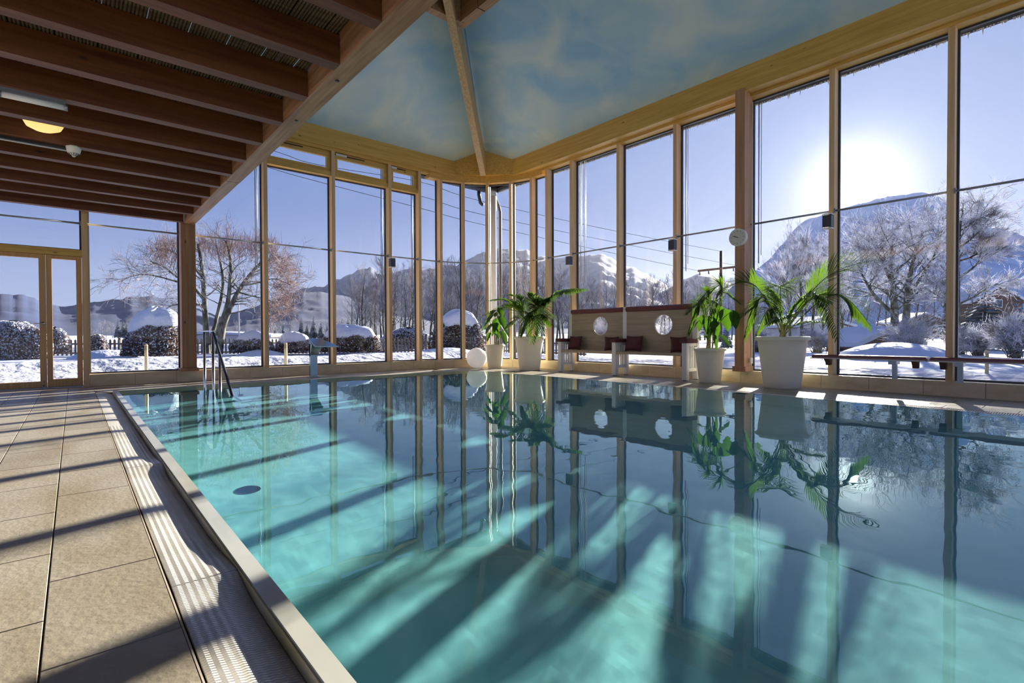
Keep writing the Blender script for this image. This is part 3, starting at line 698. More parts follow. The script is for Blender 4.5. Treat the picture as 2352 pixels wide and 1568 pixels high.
# ------------------------------------------------------------------ indoor things
# double settle bench
bt = thing('settle_bench', (9.1, 6.9, 0), 'white framed double bench with oak backs, round peepholes and maroon top rolls', 'bench')
legY = [8.56, 6.935, 5.255]
def cushion_roll(x0, x1, y0, y1, z0, z1):
    b = MB(); r = (z1-z0)/2; pts = []
    n = 10
    prof = [((x0+x1)/2+(x1-x0)/2*cos(2*pi*k/n), (z0+z1)/2+r*sin(2*pi*k/n)) for k in range(n)]
    vs = [(px, y, pz) for y in (y0, y1) for px, pz in prof]
    b.add(vs, [(k, (k+1) % n, n+(k+1) % n, n+k) for k in range(n)]+[tuple(range(n-1, -1, -1)), tuple(range(n, 2*n))], 0, False); return b
for i, y in enumerate(legY):
    w = 0.05
    b = MB(); b.box(8.86, 8.95, y-w, y+w, 0.012, 0.72); b.build('leg', M['white'], bt)
    b = MB(); b.box(9.25, 9.33, y-w, y+w, 0.012, 1.50); b.build('leg', M['white'], bt)
    for xx in (8.90, 9.29):
        b = MB(); b.box(xx-0.03, xx+0.03, y-0.035, y+0.035, 0, 0.012); b.build('foot', M['rubber'], bt)
    b = MB(); b.box(8.95, 9.25, y-0.03, y+0.03, 0.17, 0.23); b.build('side_rail', M['white'], bt)
    b = MB(); b.box(8.95, 9.25, y-0.03, y+0.03, 0.665, 0.72); b.build('side_rail', M['white'], bt)
    for q in range(3):
        xx = 9.0+q*0.075
        b = MB(); b.box(xx, xx+0.035, y-0.012, y+0.012, 0.23, 0.665); b.build('slat', M['white'], bt)
    b = cushion_roll(8.82, 9.20, y-0.085, y+0.085, 0.72, 0.80); b.v = [v for v in b.v]
    b = MB(); b.cbox(8.82, 9.22, y-0.08, y+0.08, 0.722, 0.80, 0.014); b.build('arm_pad', M['maroon'], bt)
for i in range(2):
    ya, yb = legY[i+1]+0.052, legY[i]-0.052
    b = MB(); b.box(8.87, 9.25, ya, yb, 0.47, 0.53)
    b.build('seat', M['bench'], bt)
    # back panel with a round hole, planked
    cyy, czz, rr, n = (7.62, 1.09, 0.21, 32) if i == 0 else (5.96, 1.09, 0.21, 32)
    z0, z1 = 0.53, 1.40; ring = [(cyy+rr*cos(2*pi*k/n), czz+rr*sin(2*pi*k/n)) for k in range(n)]
    outer = []
    for k in range(n):
        a = 2*pi*k/n; c, s_ = cos(a), sin(a); tt = 1e9
        if c > 1e-6: tt = min(tt, (yb-cyy)/c)
        if c < -1e-6: tt = min(tt, (ya-cyy)/c)
        if s_ > 1e-6: tt = min(tt, (z1-czz)/s_)
        if s_ < -1e-6: tt = min(tt, (z0-czz)/s_)
        outer.append((cyy+c*tt, czz+s_*tt))
    # snap nearest outer points to the four corners
    for cy_, cz_ in ((ya, z0), (ya, z1), (yb, z0), (yb, z1)):
        j = min(range(n), key=lambda q: (outer[q][0]-cy_)**2+(outer[q][1]-cz_)**2); outer[j] = (cy_, cz_)
    b = MB(); vs = [(x, p[0], p[1]) for x in (9.255, 9.280) for L_ in (ring, outer) for p in L_]
    fs = []
    for k in range(n):
        k2 = (k+1) % n
        fs += [(k, n+k, n+k2, k2), (2*n+k, 2*n+k2, 3*n+k2, 3*n+k), (k, k2, 2*n+k2, 2*n+k), (n+k, 3*n+k, 3*n+k2, n+k2)]
    b.add(vs, fs); bp_ = b.build('back_panel', M['bench'], bt)
    b = MB()
    for kk in range(len(ring)): pass
    b.tube([(9.252, p[0], p[1]) for p in ring]+[(9.252, ring[0][0], ring[0][1])], 0.006, 6); b.build('porthole_rim', M['white'], bp_)
    cushion_roll(9.20, 9.32, ya-0.0, yb+0.0, 1.385, 1.50).build('top_roll', M['maroonseat'], bt)

def pillow(c, w, h, t, face, tilt, label):
    """square throw cushion; face = direction it faces in plan"""
    n = 14; vs = []; b = MB()
    for sgn in (-1, 1):
        for j in range(n+1):
            for i in range(n+1):
                u = i/n*2-1; v = j/n*2-1
                pin = 1-0.09*(1-abs(u)**2)*abs(v)**4; pin2 = 1-0.09*(1-abs(v)**2)*abs(u)**4
                th = t*((1-u**4)*(1-v**4))**0.5*0.5
                vs.append((u*w/2*pin2, sgn*th, v*h/2*pin))
    m_ = (n+1)**2; fs = []
    for j in range(n):
        for i in range(n):
            a = j*(n+1)+i; fs += [(a, a+1, a+n+2, a+n+1), (m_+a, m_+a+n+1, m_+a+n+2, m_+a+1)]
    R_ = Matrix.Rotation(face, 3, 'Z') @ Matrix.Rotation(tilt, 3, 'X')
    low = min((R_ @ Vector(v)).z for v in vs)
    c = Vector((c[0], c[1], c[2]-low))
    b.add([c+R_ @ Vector(v) for v in vs], fs, 0, True)
    o = b.build('cushion', M['maroon'], None, tuple(c), label, 'cushion', 'maroon throw cushions on the double bench'); return o
pillow((9.10, 8.27, 0.531), 0.34, 0.34, 0.13, RD(-78), RD(-16), 'dark maroon cushion leaning at the palm end of the double bench')
pillow((9.12, 6.60, 0.531), 0.40, 0.34, 0.14, RD(-84), RD(-14), 'widest maroon cushion, just right of the middle armrest of the double bench')
pillow((9.07, 7.16, 0.531), 0.32, 0.32, 0.11, RD(-62), RD(-12), 'maroon cushion tucked behind the middle armrest, mostly hidden')
pillow((9.07, 5.50, 0.531), 0.32, 0.32, 0.11, RD(-50), RD(-10), 'maroon cushion squeezed beside the armrest next to the potted plant')

# wall bench on the curb
def wall_bench(y0, y1, label, legs, arms):
    t = thing('swim_bench', (9.28, (y0+y1)/2, CURB), label, 'bench', 'narrow benches in front of the sunny window')
    b = MB(); b.cbox(9.06, 9.36, y0, y1, 0.515, 0.56, 0.02); b.build('seat_pad', M['maroonseat'], t)
    b = MB(); b.box(9.09, 9.35, y0+0.02, y1+0.03, 0.495, 0.514); b.build('seat_board', M['white'], t)
    for y in legs:
        b = MB(); b.box(9.24, 9.29, y-0.03, y+0.03, CURB, 0.44); b.build('leg', M['alu'], t)
        b = MB(); b.box(9.12, 9.32, y-0.05, y+0.05, 0.44, 0.494); b.build('crossbar', M['alu'], t)
    for y in arms:
        b = MB(); b.add([(9.1+dx, y+dy, z) for dy in (-0.035, 0.035) for dx, z in ((0, 0.494), (0.16, 0.494), (0.16, 0.40), (0.09, 0.39), (0.06, 0.44))],
            [(4, 3, 2, 1, 0), (5, 6, 7, 8, 9)]+[(k, (k+1) % 5, 5+(k+1) % 5, 5+k) for k in range(5)]); b.build('bracket', M['cabin'], t)
wall_bench(1.63, 3.10, 'narrow maroon topped bench on metal legs beside the big palm, seat glaring in the sun', [2.04], [2.90, 1.78])
wall_bench(0.05, 1.60, 'narrow maroon topped bench on metal legs, the one running out of the picture', [1.30, 0.3], [1.47, 0.2])

# white globe lamp with an added faint glow
c = Vector((8.20, 11.0, 0.273))
b = MB(); k = 20; b.lathe(c, [(max(0.0005, 0.272*sin(pi*q/k)), -0.272*cos(pi*q/k)) for q in range(k+1)], 40, cap=False)
t = thing('globe_lamp', (8.20, 11.0, 0), 'white ball lamp on the deck in the rounded corner', 'lamp'); b.build('globe', M['lampglobe'], t)
b = MB(); b.lathe((8.20, 11.0, 0), [(0.05, 0), (0.06, 0.006)], 20); b.build('base', M['rubber'], t)

# wall uplights on the mullions
def uplight(c, nrm_, label):
    c = Vector(c); n_ = Vector(nrm_); t_ = Vector((-n_.y, n_.x, 0)); o = thing('wall_lamp', tuple(c), label, 'lamp', 'grey up and down lights on the mullions')
    b = MB(); b.obox(c, n_*0.055, t_*0.065, Vector((0, 0, 0.095))); b.build('housing', M['dkalu'], o)
    for s_ in (-1, 1):
        b = MB(); b.obox(c+Vector((0, 0, s_*0.113)), n_*0.058, t_*0.068, Vector((0, 0, 0.008))); b.build('lens', M['globe'], o)
        for q in (-1, 1):
            b = MB(); b.tube([c+t_*0.05*q+Vector((0, 0, s_*0.095)), c+t_*0.05*q+Vector((0, 0, s_*0.107))], 0.004, 5); b.build('spacer', M['alu'], o)
uplight((6.11, 11.735, 2.72), NY, 'small grey light box on the far wall mullion above the snowy hedges')
uplight((9.335, 8.68, 2.72), NX_, 'small grey light box on the mullion above the leaning palm frond')
uplight((9.335, 5.80, 2.72), NX_, 'small grey light box on the mullion above the second round peephole')
uplight((9.335, 2.96, 2.72), NX_, 'small grey light box on the mullion beside the sun glare')

# clock
ck = thing('wall_clock', (9.12, 4.34, 2.635), 'round white wall clock with cream dial on the brown pillar', 'clock')
def disc(c, r, x0, x1, m, name, n=40, r2=None):
    b = MB(); r2 = r2 or r; vs = [(x, c[1]+q*cos(2*pi*k/n), c[2]+q*sin(2*pi*k/n)) for x, q in ((x0, r), (x1, r2)) for k in range(n)]
    b.add(vs, [(k, (k+1) % n, n+(k+1) % n, n+k) for k in range(n)]+[tuple(range(n, 2*n))]+[tuple(reversed(range(n)))], 0, False); return b.build(name, m, ck)
cc = (0, 4.335, 2.635)
disc(cc, 0.160, 9.149, 9.09, M['white'], 'case', r2=0.152)
disc(cc, 0.138, 9.0895, 9.086, M['cream'], 'dial')
b = MB(); n = 40
b.tube([(9.086, cc[1]+0.146*cos(2*pi*k/n), cc[2]+0.146*sin(2*pi*k/n)) for k in range(n+1)], 0.011, 8); b.build('bezel', M['white'], ck)
for k in range(12):
    b = MB(); a = 2*pi*k/12; u = Vector((0, sin(a), cos(a))); v = Vector((0, cos(a), -sin(a))); L_ = 0.016 if k % 3 else 0.024
    b.obox(Vector((9.085, cc[1], cc[2]))+u*(0.122-L_/2), u*(L_/2), v*0.0035, Vector((0.0008, 0, 0)))
    b.build('hour_mark', M['print'], ck)
for hand, ang, L_, w in (('hour_hand', 9.8/12*360, 0.075, 0.006), ('minute_hand', 48/60*360, 0.108, 0.004)):
    a = RD(ang); u = Vector((0, -sin(a), cos(a))); v = Vector((0, cos(a), sin(a)))
    b = MB(); b.obox(Vector((9.0825, cc[1], cc[2]))+u*(L_/2-0.012), u*(L_/2+0.006), v*w, Vector((0.001, 0, 0))); b.build(hand, M['print'], ck)

# ceiling fittings under the joists
t = thing('smoke_detector', (0.02, 7.7, 2.95), 'white conical smoke detector hanging under the wooden joists', 'detector')
b = MB(); b.lathe((0.025, 7.68, 2.94), [(0.055, 0.04), (0.07, 0.10), (0.07, 0.115)], 24); b.build('housing', M['white'], t)
b = MB(); b.lathe((0.025, 7.68, 2.94), [(0.008, 0.0), (0.055, 0.04)], 24); b.build('cone', M['white'], t)
b = MB()
for k in range(12):
    a = 2*pi*k/12; b.tube([(0.025+0.02*cos(a), 7.68+0.02*sin(a), 2.948), (0.025+0.052*cos(a), 7.68+0.052*sin(a), 2.974)], 0.003, 4)
b.build('vent_slots', M['black'], t)
t = thing('fluorescent_lamp', (-0.25, 6.24, 2.98), 'narrow fluorescent tube lamp fixed under a dark joist', 'lamp')
b = MB(); b.cbox(-0.46, -0.03, 6.20, 6.28, 3.015, 3.049, 0.0); b.build('housing', M['alu'], t)
b = MB(); b.tube([(-0.45, 6.24, 2.995), (-0.04, 6.24, 2.995)], 0.026, 14); b.build('diffuser', M['globe'], t)
for x in (-0.462, -0.028):
    b = MB(); b.tube([(x-0.012, 6.24, 2.997), (x+0.012, 6.24, 2.997)], 0.03, 14); b.build('end_cap', M['alu'], t)
t = thing('dome_lamp', (-0.22, 7.26, 3.1), 'pale yellow round dome lamp peeping out below a joist', 'lamp')
b = MB(); b.lathe((-0.215, 7.32, 3.10), [(0.01, -0.045), (0.08, -0.03), (0.14, 0.0), (0.16, 0.04), (0.16, 0.06)], 28, cap=False); b.build('bowl', M['disc'], t)
b = MB(); b.lathe((-0.215, 7.32, 3.10), [(0.155, 0.06), (0.155, 0.17)], 28); b.build('base', M['white'], t)
t = thing('cable_duct', (-1.5, 7.68, 3.03), 'thin dark cable duct running to the smoke detector under the joists', 'duct')
b = MB(); b.box(-3.5, -0.03, 7.70, 7.76, 3.022, 3.049); b.build('duct', M['black'], t)
b = MB(); b.tube([(-3.5, 7.73, 3.012), (-0.03, 7.73, 3.012)], 0.009, 6); b.build('cable', M['white'], t)

# pool stair handrail
hr = thing('pool_handrail', (1.74, 9.0, -1.0), 'stainless steel pool handrail with slanting bar rising out of the water', 'handrail')
b = MB()
TP = at_dep(492, 758, 8.55)
def hpost(x, ytop, dep, zb=PD):
    p = at_dep(x, ytop, dep); b = MB(); b.tube([(p.x, p.y, zb), (p.x, p.y, p.z)], 0.021, 14); b.build('post', M['steel'], hr); return p
p1 = hpost(469, 762, 8.75); p2 = hpost(489, 762, 8.35); p3 = at_dep(505, 815, 8.1)
b = MB(); b.tube([(p3.x, p3.y, PD), (p3.x, p3.y, p3.z)], 0.021, 14); b.build('post', M['steel'], hr)
b = MB(); e = Vector((p2.x, p2.y, p2.z+0.0))
b.obox(((p1+p2)/2)+Vector((0, 0, 0.012)), (p2-p1)*0.62, Vector((0.03, 0.02, 0)), Vector((0, 0, 0.01))); b.build('top_bar', M['steel'], hr)
wl_ = at_z(533, 907, WZ); top = p2+Vector((0, 0, 0.01)); dn = (wl_-top); b = MB(); b.tube([top, wl_, wl_+dn*0.45], 0.022, 14); b.build('slanting_rail', M['dkalu'], hr)

# swan-neck water spout at the far edge
sp = thing('water_spout', (3.9, 10.9, 0), 'brushed steel swan neck water spout with flat slanting hood at the far pool edge', 'spout')
s0 = at_z(720, 867, 0.0); sx, sy = s0.x, s0.y
ux = Vector((RT.x, RT.y, 0)).normalized()
def spx(x, y): q = at_dep(x, y, (s0-CAM).dot(FW)); return q
b = MB(); w = (spx(728, 865)-spx(712, 865)).length/2
b.obox(Vector((sx, sy, 0.36)), Vector((w, 0, 0)), Vector((0, 0.035, 0)), Vector((0, 0, 0.36))); b.build('neck', M['spout'], sp)
b = MB(); z0, z1 = 0.66, 0.84
vs = [(sx-w, sy-0.30, 0.675), (sx+w+0.36, sy-0.30, 0.66), (sx+w+0.12, sy+0.05, 0.83), (sx-w, sy+0.05, 0.84)]
vs += [(x, y, z-0.018) for x, y, z in vs]
b.add(vs, [(0, 1, 2, 3), (7, 6, 5, 4)]+[(k, 4+k, 4+(k+1) % 4, (k+1) % 4) for k in range(4)]); b.build('hood', M['spout'], sp)
b = MB(); b.add([(sx-w, sy-0.02, 0.45), (sx+w, sy-0.02, 0.45), (sx+w+0.1, sy-0.14, 0.70), (sx-w, sy-0.14, 0.70), (sx-w, sy+0.04, 0.45), (sx+w, sy+0.04, 0.45), (sx+w+0.1, sy+0.04, 0.76), (sx-w, sy+0.04, 0.78)],
    [(0, 1, 2, 3), (5, 4, 7, 6), (1, 5, 6, 2), (4, 0, 3, 7), (3, 2, 6, 7)]); b.build('throat', M['spout'], sp)
b = MB(); b.obox(Vector((sx, sy, 0.006)), Vector((w+0.035, 0, 0)), Vector((0, 0.07, 0)), Vector((0, 0, 0.006))); b.build('foot_plate', M['alu'], sp)

# ------------------------------------------------------------------ plants
def pot(par, c, rt, rb, h, name='pot'):
    b = MB(); c = Vector((c[0], c[1], 0))
    prof = [(rb*0.97, 0.0), (rb, 0.01)]+[(rb+(rt*0.90-rb)*q/6, 0.01+(h*0.90)*q/6) for q in range(1, 7)]+[(rt*0.965, h*0.925), (rt*0.995, h*0.935), (rt, h*0.96), (rt*0.99, h*0.99), (rt*0.965, h), (rt*0.90, h), (rt*0.86, h*0.97), (rt*0.82, h*0.86)]
    b.lathe(c, prof, 48, cap=False); b.add([c+Vector((rb*0.97*cos(2*pi*k/24), rb*0.97*sin(2*pi*k/24), 0)) for k in range(24)], [tuple(reversed(range(24)))])
    b.build('pot', M['pot'], par)
    b = MB(); b.lathe(c, [(rt*0.83, h*0.90), (rt*0.5, h*0.915), (0.01, h*0.92)], 24, cap=False); b.build('soil', M['soil'], par)
def bez(p0, p1, p2, p3, t):
    u = 1-t; return p0*(u*u*u)+p1*(3*u*u*t)+p2*(3*u*t*t)+p3*(t*t*t)
def frond(par, base, mid, tip, leaf_len, n=26, droop=0.5, width=0.020, start=0.28, rnd=None, spread=0.75, roll=0.0):
    """pinnate palm leaf: a bent rachis through mid with drooping leaflets on both sides"""
    r = rnd or random; P0 = Vector(base); P3 = Vector(tip); Mi = Vector(mid)
    Cc = (Mi-P0*0.125-P3*0.125)/0.75; P1 = P0+(Cc-P0)*0.95; P2 = P3+(Cc-P3)*0.95
    b = MB(); K = 16; pts = [bez(P0, P1, P2, P3, k/K) for k in range(K+1)]
    b.tube(pts, [0.009*(1-0.8*k/K)+0.001 for k in range(K+1)], 5, mi=1, cap=False)
    for i in range(n):
        t = start+(1-start)*(i+0.5)/n; p = bez(P0, P1, P2, P3, t); tg = (bez(P0, P1, P2, P3, min(1, t+0.02))-bez(P0, P1, P2, P3, t-0.02)).normalized()
        sd = tg.cross(Vector((0, 0, 1)))
        if sd.length < 0.15: sd = Vector((1, 0.3, 0))
        sd.normalize(); sd = Matrix.Rotation(RD(roll), 3, tg) @ sd; f = (t-start)/(1-start); L = leaf_len*(0.55+0.6*sin(pi*min(1, f*0.9+0.12)))*(1-0.35*f*f)*r.uniform(0.85, 1.12)
        for s_ in (-1, 1):
            dr = (sd*s_*spread+tg*(0.45+0.55*f)+Vector((0, 0, 0.12+r.uniform(-0.12, 0.12)))).normalized()
            q = p.copy(); d = dr.copy(); SEG = 5; wv = None; vs = []
            for k in range(SEG+1):
                ww = width*(0.35+1.0*sin(pi*min(1, (k/SEG)*0.85+0.15)))*(1 if k < SEG else 0.08)
                up = Vector((0, 0, 1))-d*d.z
                if up.length < 0.05: up = sd.copy()
                up.normalize(); wv = d.cross(up).normalized()
                vs += [q-wv*ww*0.5, q+up*(-ww*0.18), q+wv*ww*0.5]
                q = q+d*(L/SEG); d = (d+Vector((0, 0, -droop*(0.35+k/SEG)))*0.45).normalized()
            fs = []
            for k in range(SEG): fs += [(k*3, k*3+1, k*3+4, k*3+3), (k*3+1, k*3+2, k*3+5, k*3+4)]
            b.add(vs, fs, 0, True)
    b.v = [(v[0] if v[0] < 8.98 else 8.98+0.13*(1-exp(-(v[0]-8.98)/0.13)), v[1], v[2]) for v in b.v]
    return b.build('frond', [M['leaf'], M['stem']], par)
def broad_leaf(par, base, tip, width, fold=0.2, petiole=None):
    b = MB(); base = Vector(base); tip = Vector(tip); ax = (tip-base); L = ax.length; ax.normalize()
    sd = ax.cross(Vector((0, 0, 1)));
    if sd.length < 0.2: sd = RT.copy()
    sd.normalize(); up = sd.cross(ax); K = 9; vs = []
    for k in range(K+1):
        t = k/K; w = width/2*sin(pi*(t**0.75))**0.8 if 0 < t < 1 else 0.001; c = base+ax*(L*t)-Vector((0, 0, 1))*(0.10*L*t*t)
        vs += [c-sd*w+up*fold*w, c-sd*w*0.5+up*fold*w*0.3, c, c+sd*w*0.5+up*fold*w*0.3, c+sd*w+up*fold*w]
    fs = [(k*5+j, k*5+j+1, k*5+j+6, k*5+j+5) for k in range(K) for j in range(4)]
    b.add(vs, fs, 0, True)
    if petiole is not None: b.tube([Vector(petiole), (Vector(petiole)+base)/2+Vector((0, 0, 0.03)), base], [0.008, 0.006, 0.004], 5, mi=1)
    b.v = [(v[0] if v[0] < 8.98 else 8.98+0.13*(1-exp(-(v[0]-8.98)/0.13)), v[1], v[2]) for v in b.v]
    return b.build('leaf', [M['broad'], M['stem']], par)

# nodes of the plants are placed on upright planes x = const, a little in front of the glass
def at_x(x, y, X):
    d = ray(x, y); return CAM + d*(X/d.x)
def keep_in(o, lim=9.40):
    pass
def palm(t, pc, zb, rows, seed, wid=0.02, r=0.05, dn=0.15):
    rr = random.Random(seed); B0 = Vector((pc[0], pc[1], zb))
    for row in rows:
        (mx, my, mX, tx, ty, tX, ll, n, dr) = row[:9]; roll = row[9] if len(row) > 9 else 0
        base = B0+Vector((rr.uniform(-r, r), rr.uniform(-r, r), rr.uniform(0.0, dn)))
        frond(t, base, at_x(mx, my, mX), at_x(tx, ty, tX), ll, n, dr, wid, 0.26, rr, 0.75 if abs(roll) < 20 else 0.5, roll)
# big palm
pc = (9.0, 3.53)
t = thing('potted_palm', (pc[0], pc[1], 0), 'tall feathery palm in the largest off white pot, standing right of the clock pillar', 'plant')
pot(t, pc, 0.415, 0.28, 0.85)
B0 = Vector((pc[0], pc[1], 0.78))
b = MB(); b.tube([B0, B0+Vector((0.01, -0.02, 0.16)), B0+Vector((0.03, -0.05, 0.30))], [0.06, 0.045, 0.03], 10); b.build('trunk', M['trunk'], t)
palm(t, pc, 0.80, [
    (1792, 655, 8.9, 1780, 700, 8.15, 0.42, 44, 0.55), (1896, 638, 9.10, 2012, 596, 9.05, 0.42, 38, 0.25, 52), (1915, 672, 9.05, 2000, 748, 8.95, 0.40, 40, 0.7, 40),
    (1880, 672, 8.80, 1925, 775, 8.45, 0.36, 44, 0.9), (1752, 678, 8.85, 1712, 775, 8.65, 0.34, 44, 0.9), (1730, 648, 9.0, 1642, 672, 9.0, 0.40, 40, 0.40, -35),
    (1842, 742, 9.05, 1892, 738, 9.0, 0.24, 30, 0.5), (1770, 705, 8.6, 1738, 765, 8.3, 0.30, 38, 0.9), (1760, 690, 9.0, 1690, 735, 9.0, 0.32, 38, 0.6),
    (1788, 705, 9.0, 1765, 662, 9.05, 0.30, 32, 0.5), (1822, 712, 9.05, 1862, 672, 9.1, 0.30, 34, 0.5), (1795, 730, 8.6, 1762, 745, 8.3, 0.24, 28, 0.8),
    (1855, 690, 9.05, 1905, 690, 9.0, 0.32, 38, 0.7, 45), (1810, 735, 8.8, 1835, 715, 8.6, 0.22, 26, 0.7)], 5, 0.015)
# leafy plant next to the bench
D = 9.35; pc = (8.98, 4.80)
t = thing('potted_plant', (pc[0], pc[1], 0), 'broad leaved plant with feathery fronds in a small off white pot between bench and pillar', 'plant')
pot(t, pc, 0.288, 0.19, 0.635)
for (sx_, ex, ey) in ((1624, 1628, 765), (1645, 1648, 750)):
    a = at_x(sx_, 800, 8.95); a.z = 0.58; b = MB(); b.tube([a, at_x((sx_+ex)/2, 785, 8.95), at_x(ex, ey, 8.95)], [0.026, 0.022, 0.014], 8); b.build('stem', M['trunk'], t)
for (bx, by, tx, ty, w, X0, px, py) in [(1630, 725, 1630, 768, 0.26, 8.85, 1632, 760), (1664, 708, 1672, 756, 0.27, 8.9, 1648, 752), (1606, 735, 1580, 775, 0.15, 8.8, 1628, 775), (1650, 700, 1648, 745, 0.22, 8.95, 1648, 750),
    (1652, 768, 1676, 792, 0.14, 8.9, 1648, 765), (1616, 722, 1606, 758, 0.2, 8.95, 1630, 760), (1684, 712, 1690, 752, 0.18, 8.95, 1650, 745), (1642, 762, 1646, 802, 0.08, 8.8, 1646, 768), (1640, 735, 1645, 775, 0.18, 8.8, 1640, 760)]:
    broad_leaf(t, at_x(bx, by, X0), at_x(tx, ty, X0-0.12), w, 0.25, at_x(px, py, 8.95))
palm(t, pc, 0.60, [(1628, 668, 8.95, 1586, 748, 8.8, 0.34, 40, 0.6), (1662, 655, 9.05, 1612, 695, 9.0, 0.34, 42, 0.5), (1615, 690, 8.85, 1582, 765, 8.65, 0.28, 36, 0.7), (1650, 675, 9.05, 1700, 695, 9.1, 0.26, 34, 0.6),
    (1625, 775, 8.9, 1600, 778, 8.85, 0.13, 18, 0.3), (1632, 765, 8.8, 1640, 752, 8.6, 0.14, 18, 0.4), (1612, 700, 9.0, 1576, 720, 9.0, 0.28, 34, 0.6), (1642, 690, 8.8, 1625, 735, 8.5, 0.26, 32, 0.8)], 9, 0.016, 0.04, 0.05)
# palm near the corner
pc = (8.82, 9.58)
t = thing('potted_palm', (pc[0], pc[1], 0), 'palm in a large off white pot left of the bench, one frond reaching over it', 'plant')
pot(t, pc, 0.40, 0.26, 0.85)
B0 = Vector((pc[0], pc[1], 0.80)); b = MB(); b.tube([B0, B0+Vector((0, 0, 0.2))], [0.06, 0.04], 10); b.build('trunk', M['trunk'], t)
palm(t, pc, 0.80, [(1272, 678, 9.05, 1346, 664, 9.1, 0.46, 48, 1.1, 12), (1236, 700, 8.75, 1240, 775, 8.3, 0.42, 44, 0.8), (1230, 700, 8.8, 1208, 690, 8.6, 0.34, 34, 0.5), (1182, 705, 8.85, 1112, 722, 8.6, 0.42, 44, 0.5, -35),
    (1200, 728, 8.75, 1160, 755, 8.5, 0.34, 34, 0.6), (1180, 695, 8.8, 1126, 690, 8.6, 0.38, 38, 0.5), (1246, 708, 8.9, 1272, 680, 8.95, 0.34, 32, 0.6), (1228, 722, 8.5, 1222, 785, 8.1, 0.36, 38, 0.9), (1248, 722, 8.7, 1266, 748, 8.5, 0.32, 32, 0.8), (1196, 690, 8.85, 1172, 678, 8.8, 0.32, 28, 0.4),
    (1215, 715, 8.5, 1195, 770, 8.2, 0.34, 34, 0.9), (1240, 695, 8.9, 1255, 690, 8.8, 0.4, 36, 0.9), (1220, 700, 9.0, 1225, 678, 9.0, 0.36, 32, 0.5)], 11, 0.027, 0.05, 0.12)
# small leafy plant in the corner
pc = (8.50, 10.60); D = 13.5
t = thing('potted_plant', (pc[0], pc[1], 0), 'broad leaved plant in a small off white pot beside the white ball lamp', 'plant')
pot(t, pc, 0.275, 0.18, 0.635)
for q, (sx_, tx, ty) in enumerate(((1137, 1136, 745), (1145, 1147, 760), (1141, 1140, 735))):
    a = at_dep(sx_, 790, D); a.z = 0.58; b = MB(); b.tube([a, at_dep(tx, ty, D)], [0.022, 0.012], 8); b.build('stem', M['trunk'], t)
for (bx, by, tx, ty, w, dd) in [(1134, 722, 1112, 748, 0.24, -0.1), (1132, 742, 1115, 765, 0.18, -0.1), (1126, 762, 1119, 782, 0.12, 0), (1150, 758, 1162, 790, 0.22, -0.1), (1142, 712, 1126, 718, 0.22, 0.1), (1148, 725, 1158, 752, 0.26, -0.15), (1140, 730, 1140, 765, 0.24, -0.2),
    (1150, 742, 1168, 770, 0.2, 0.0), (1137, 728, 1148, 712, 0.2, 0.1), (1128, 735, 1106, 758, 0.18, 0.1), (1145, 738, 1130, 770, 0.2, -0.15), (1138, 712, 1118, 735, 0.24, 0.0), (1146, 705, 1154, 728, 0.2, 0.05), (1136, 752, 1146, 778, 0.16, -0.1)]:
    broad_leaf(t, at_dep(bx, by, D+dd), at_dep(tx, ty, D+dd-0.15), w, 0.25, at_dep(1141, 760, D))

# ================================================================== OUTSIDE
# ------------------------------------------------------------------ snow ground
def gz(x, y):
    z = 0.06+0.05*noise.noise(Vector((x*0.12, y*0.12, 0)))+0.035*noise.noise(Vector((x*0.5, y*0.5, 3)))
    if x < 11 and y > 12:                      # ploughed bank in front of the far window wall
        d = y-15.0-0.25*noise.noise(Vector((x*0.4, 1.7, 0)))
        z += 0.27*exp(-(d/0.75)**2)*(1+0.25*noise.noise(Vector((x*1.5, y*1.5, 7))))
        z += 0.06*noise.noise(Vector((x*2.6, y*2.6, 5)))*exp(-((y-14.0)/1.2)**2)-0.03*exp(-((y-12.6)/0.6)**2)
    if x > 9.6:
        d = x-13.0
        z += 0.12*exp(-(d/0.5)**2)+0.02*noise.noise(Vector((x*2.5, y*2.5, 5)))
    if x < 9.66 and y < 12.06: z = -2.6
    r = math.hypot(x, y)
    if r > 60: z += (r-60)*0.002
    return z
b = MB(); NR, NA = 150, 300; vs = []
cx0, cy0 = 5.0, 6.0
for i in range(NR):
    r = 3.5*(1.0355**i) if i < NR-1 else 900
    for j in range(NA):
        a = 2*pi*j/NA; x, y = cx0+r*cos(a), cy0+r*sin(a); vs.append((x, y, gz(x, y)))
b.add(vs, [(i*NA+j, (i+1)*NA+j, (i+1)*NA+(j+1) % NA, i*NA+(j+1) % NA) for i in range(NR-1) for j in range(NA)], 0, True)
b.build('ground_snow', M['snow'], None, (5, 6, 0), kind='structure')
def mound(name, px, py, dep, rx, ry, h, label):
    c = at_dep(px, py, dep); g = gz(c.x, c.y); b = MB(); n, k = 36, 12; vs = []
    for i in range(k+1):
        t = i/k
        for j in range(n):
            a = 2*pi*j/n; q = cos(t*pi/2); x = c.x+rx*sin(t*pi/2)*cos(a); y = c.y+ry*sin(t*pi/2)*sin(a)
            vs.append((x, y, g-0.08+(h+0.08)*(q**1.4)*(1+0.12*noise.noise(Vector((x*0.8, y*0.8, 2))))))
    b.add(vs, [(i*n+j, (i+1)*n+j, (i+1)*n+(j+1) % n, i*n+(j+1) % n) for i in range(k) for j in range(n)], 0, True)
    b.build(name, M['snow'], None, (c.x, c.y, g), label, 'snow mound')
mound('snow_mound', 2055, 800, 17, 2.6, 1.8, 0.52, 'large smooth heap of snow behind the sunny benches')
mound('snow_mound', 250, 800, 19, 1.3, 1.0, 0.30, 'low snow heap on the path left of the big snow capped bush')
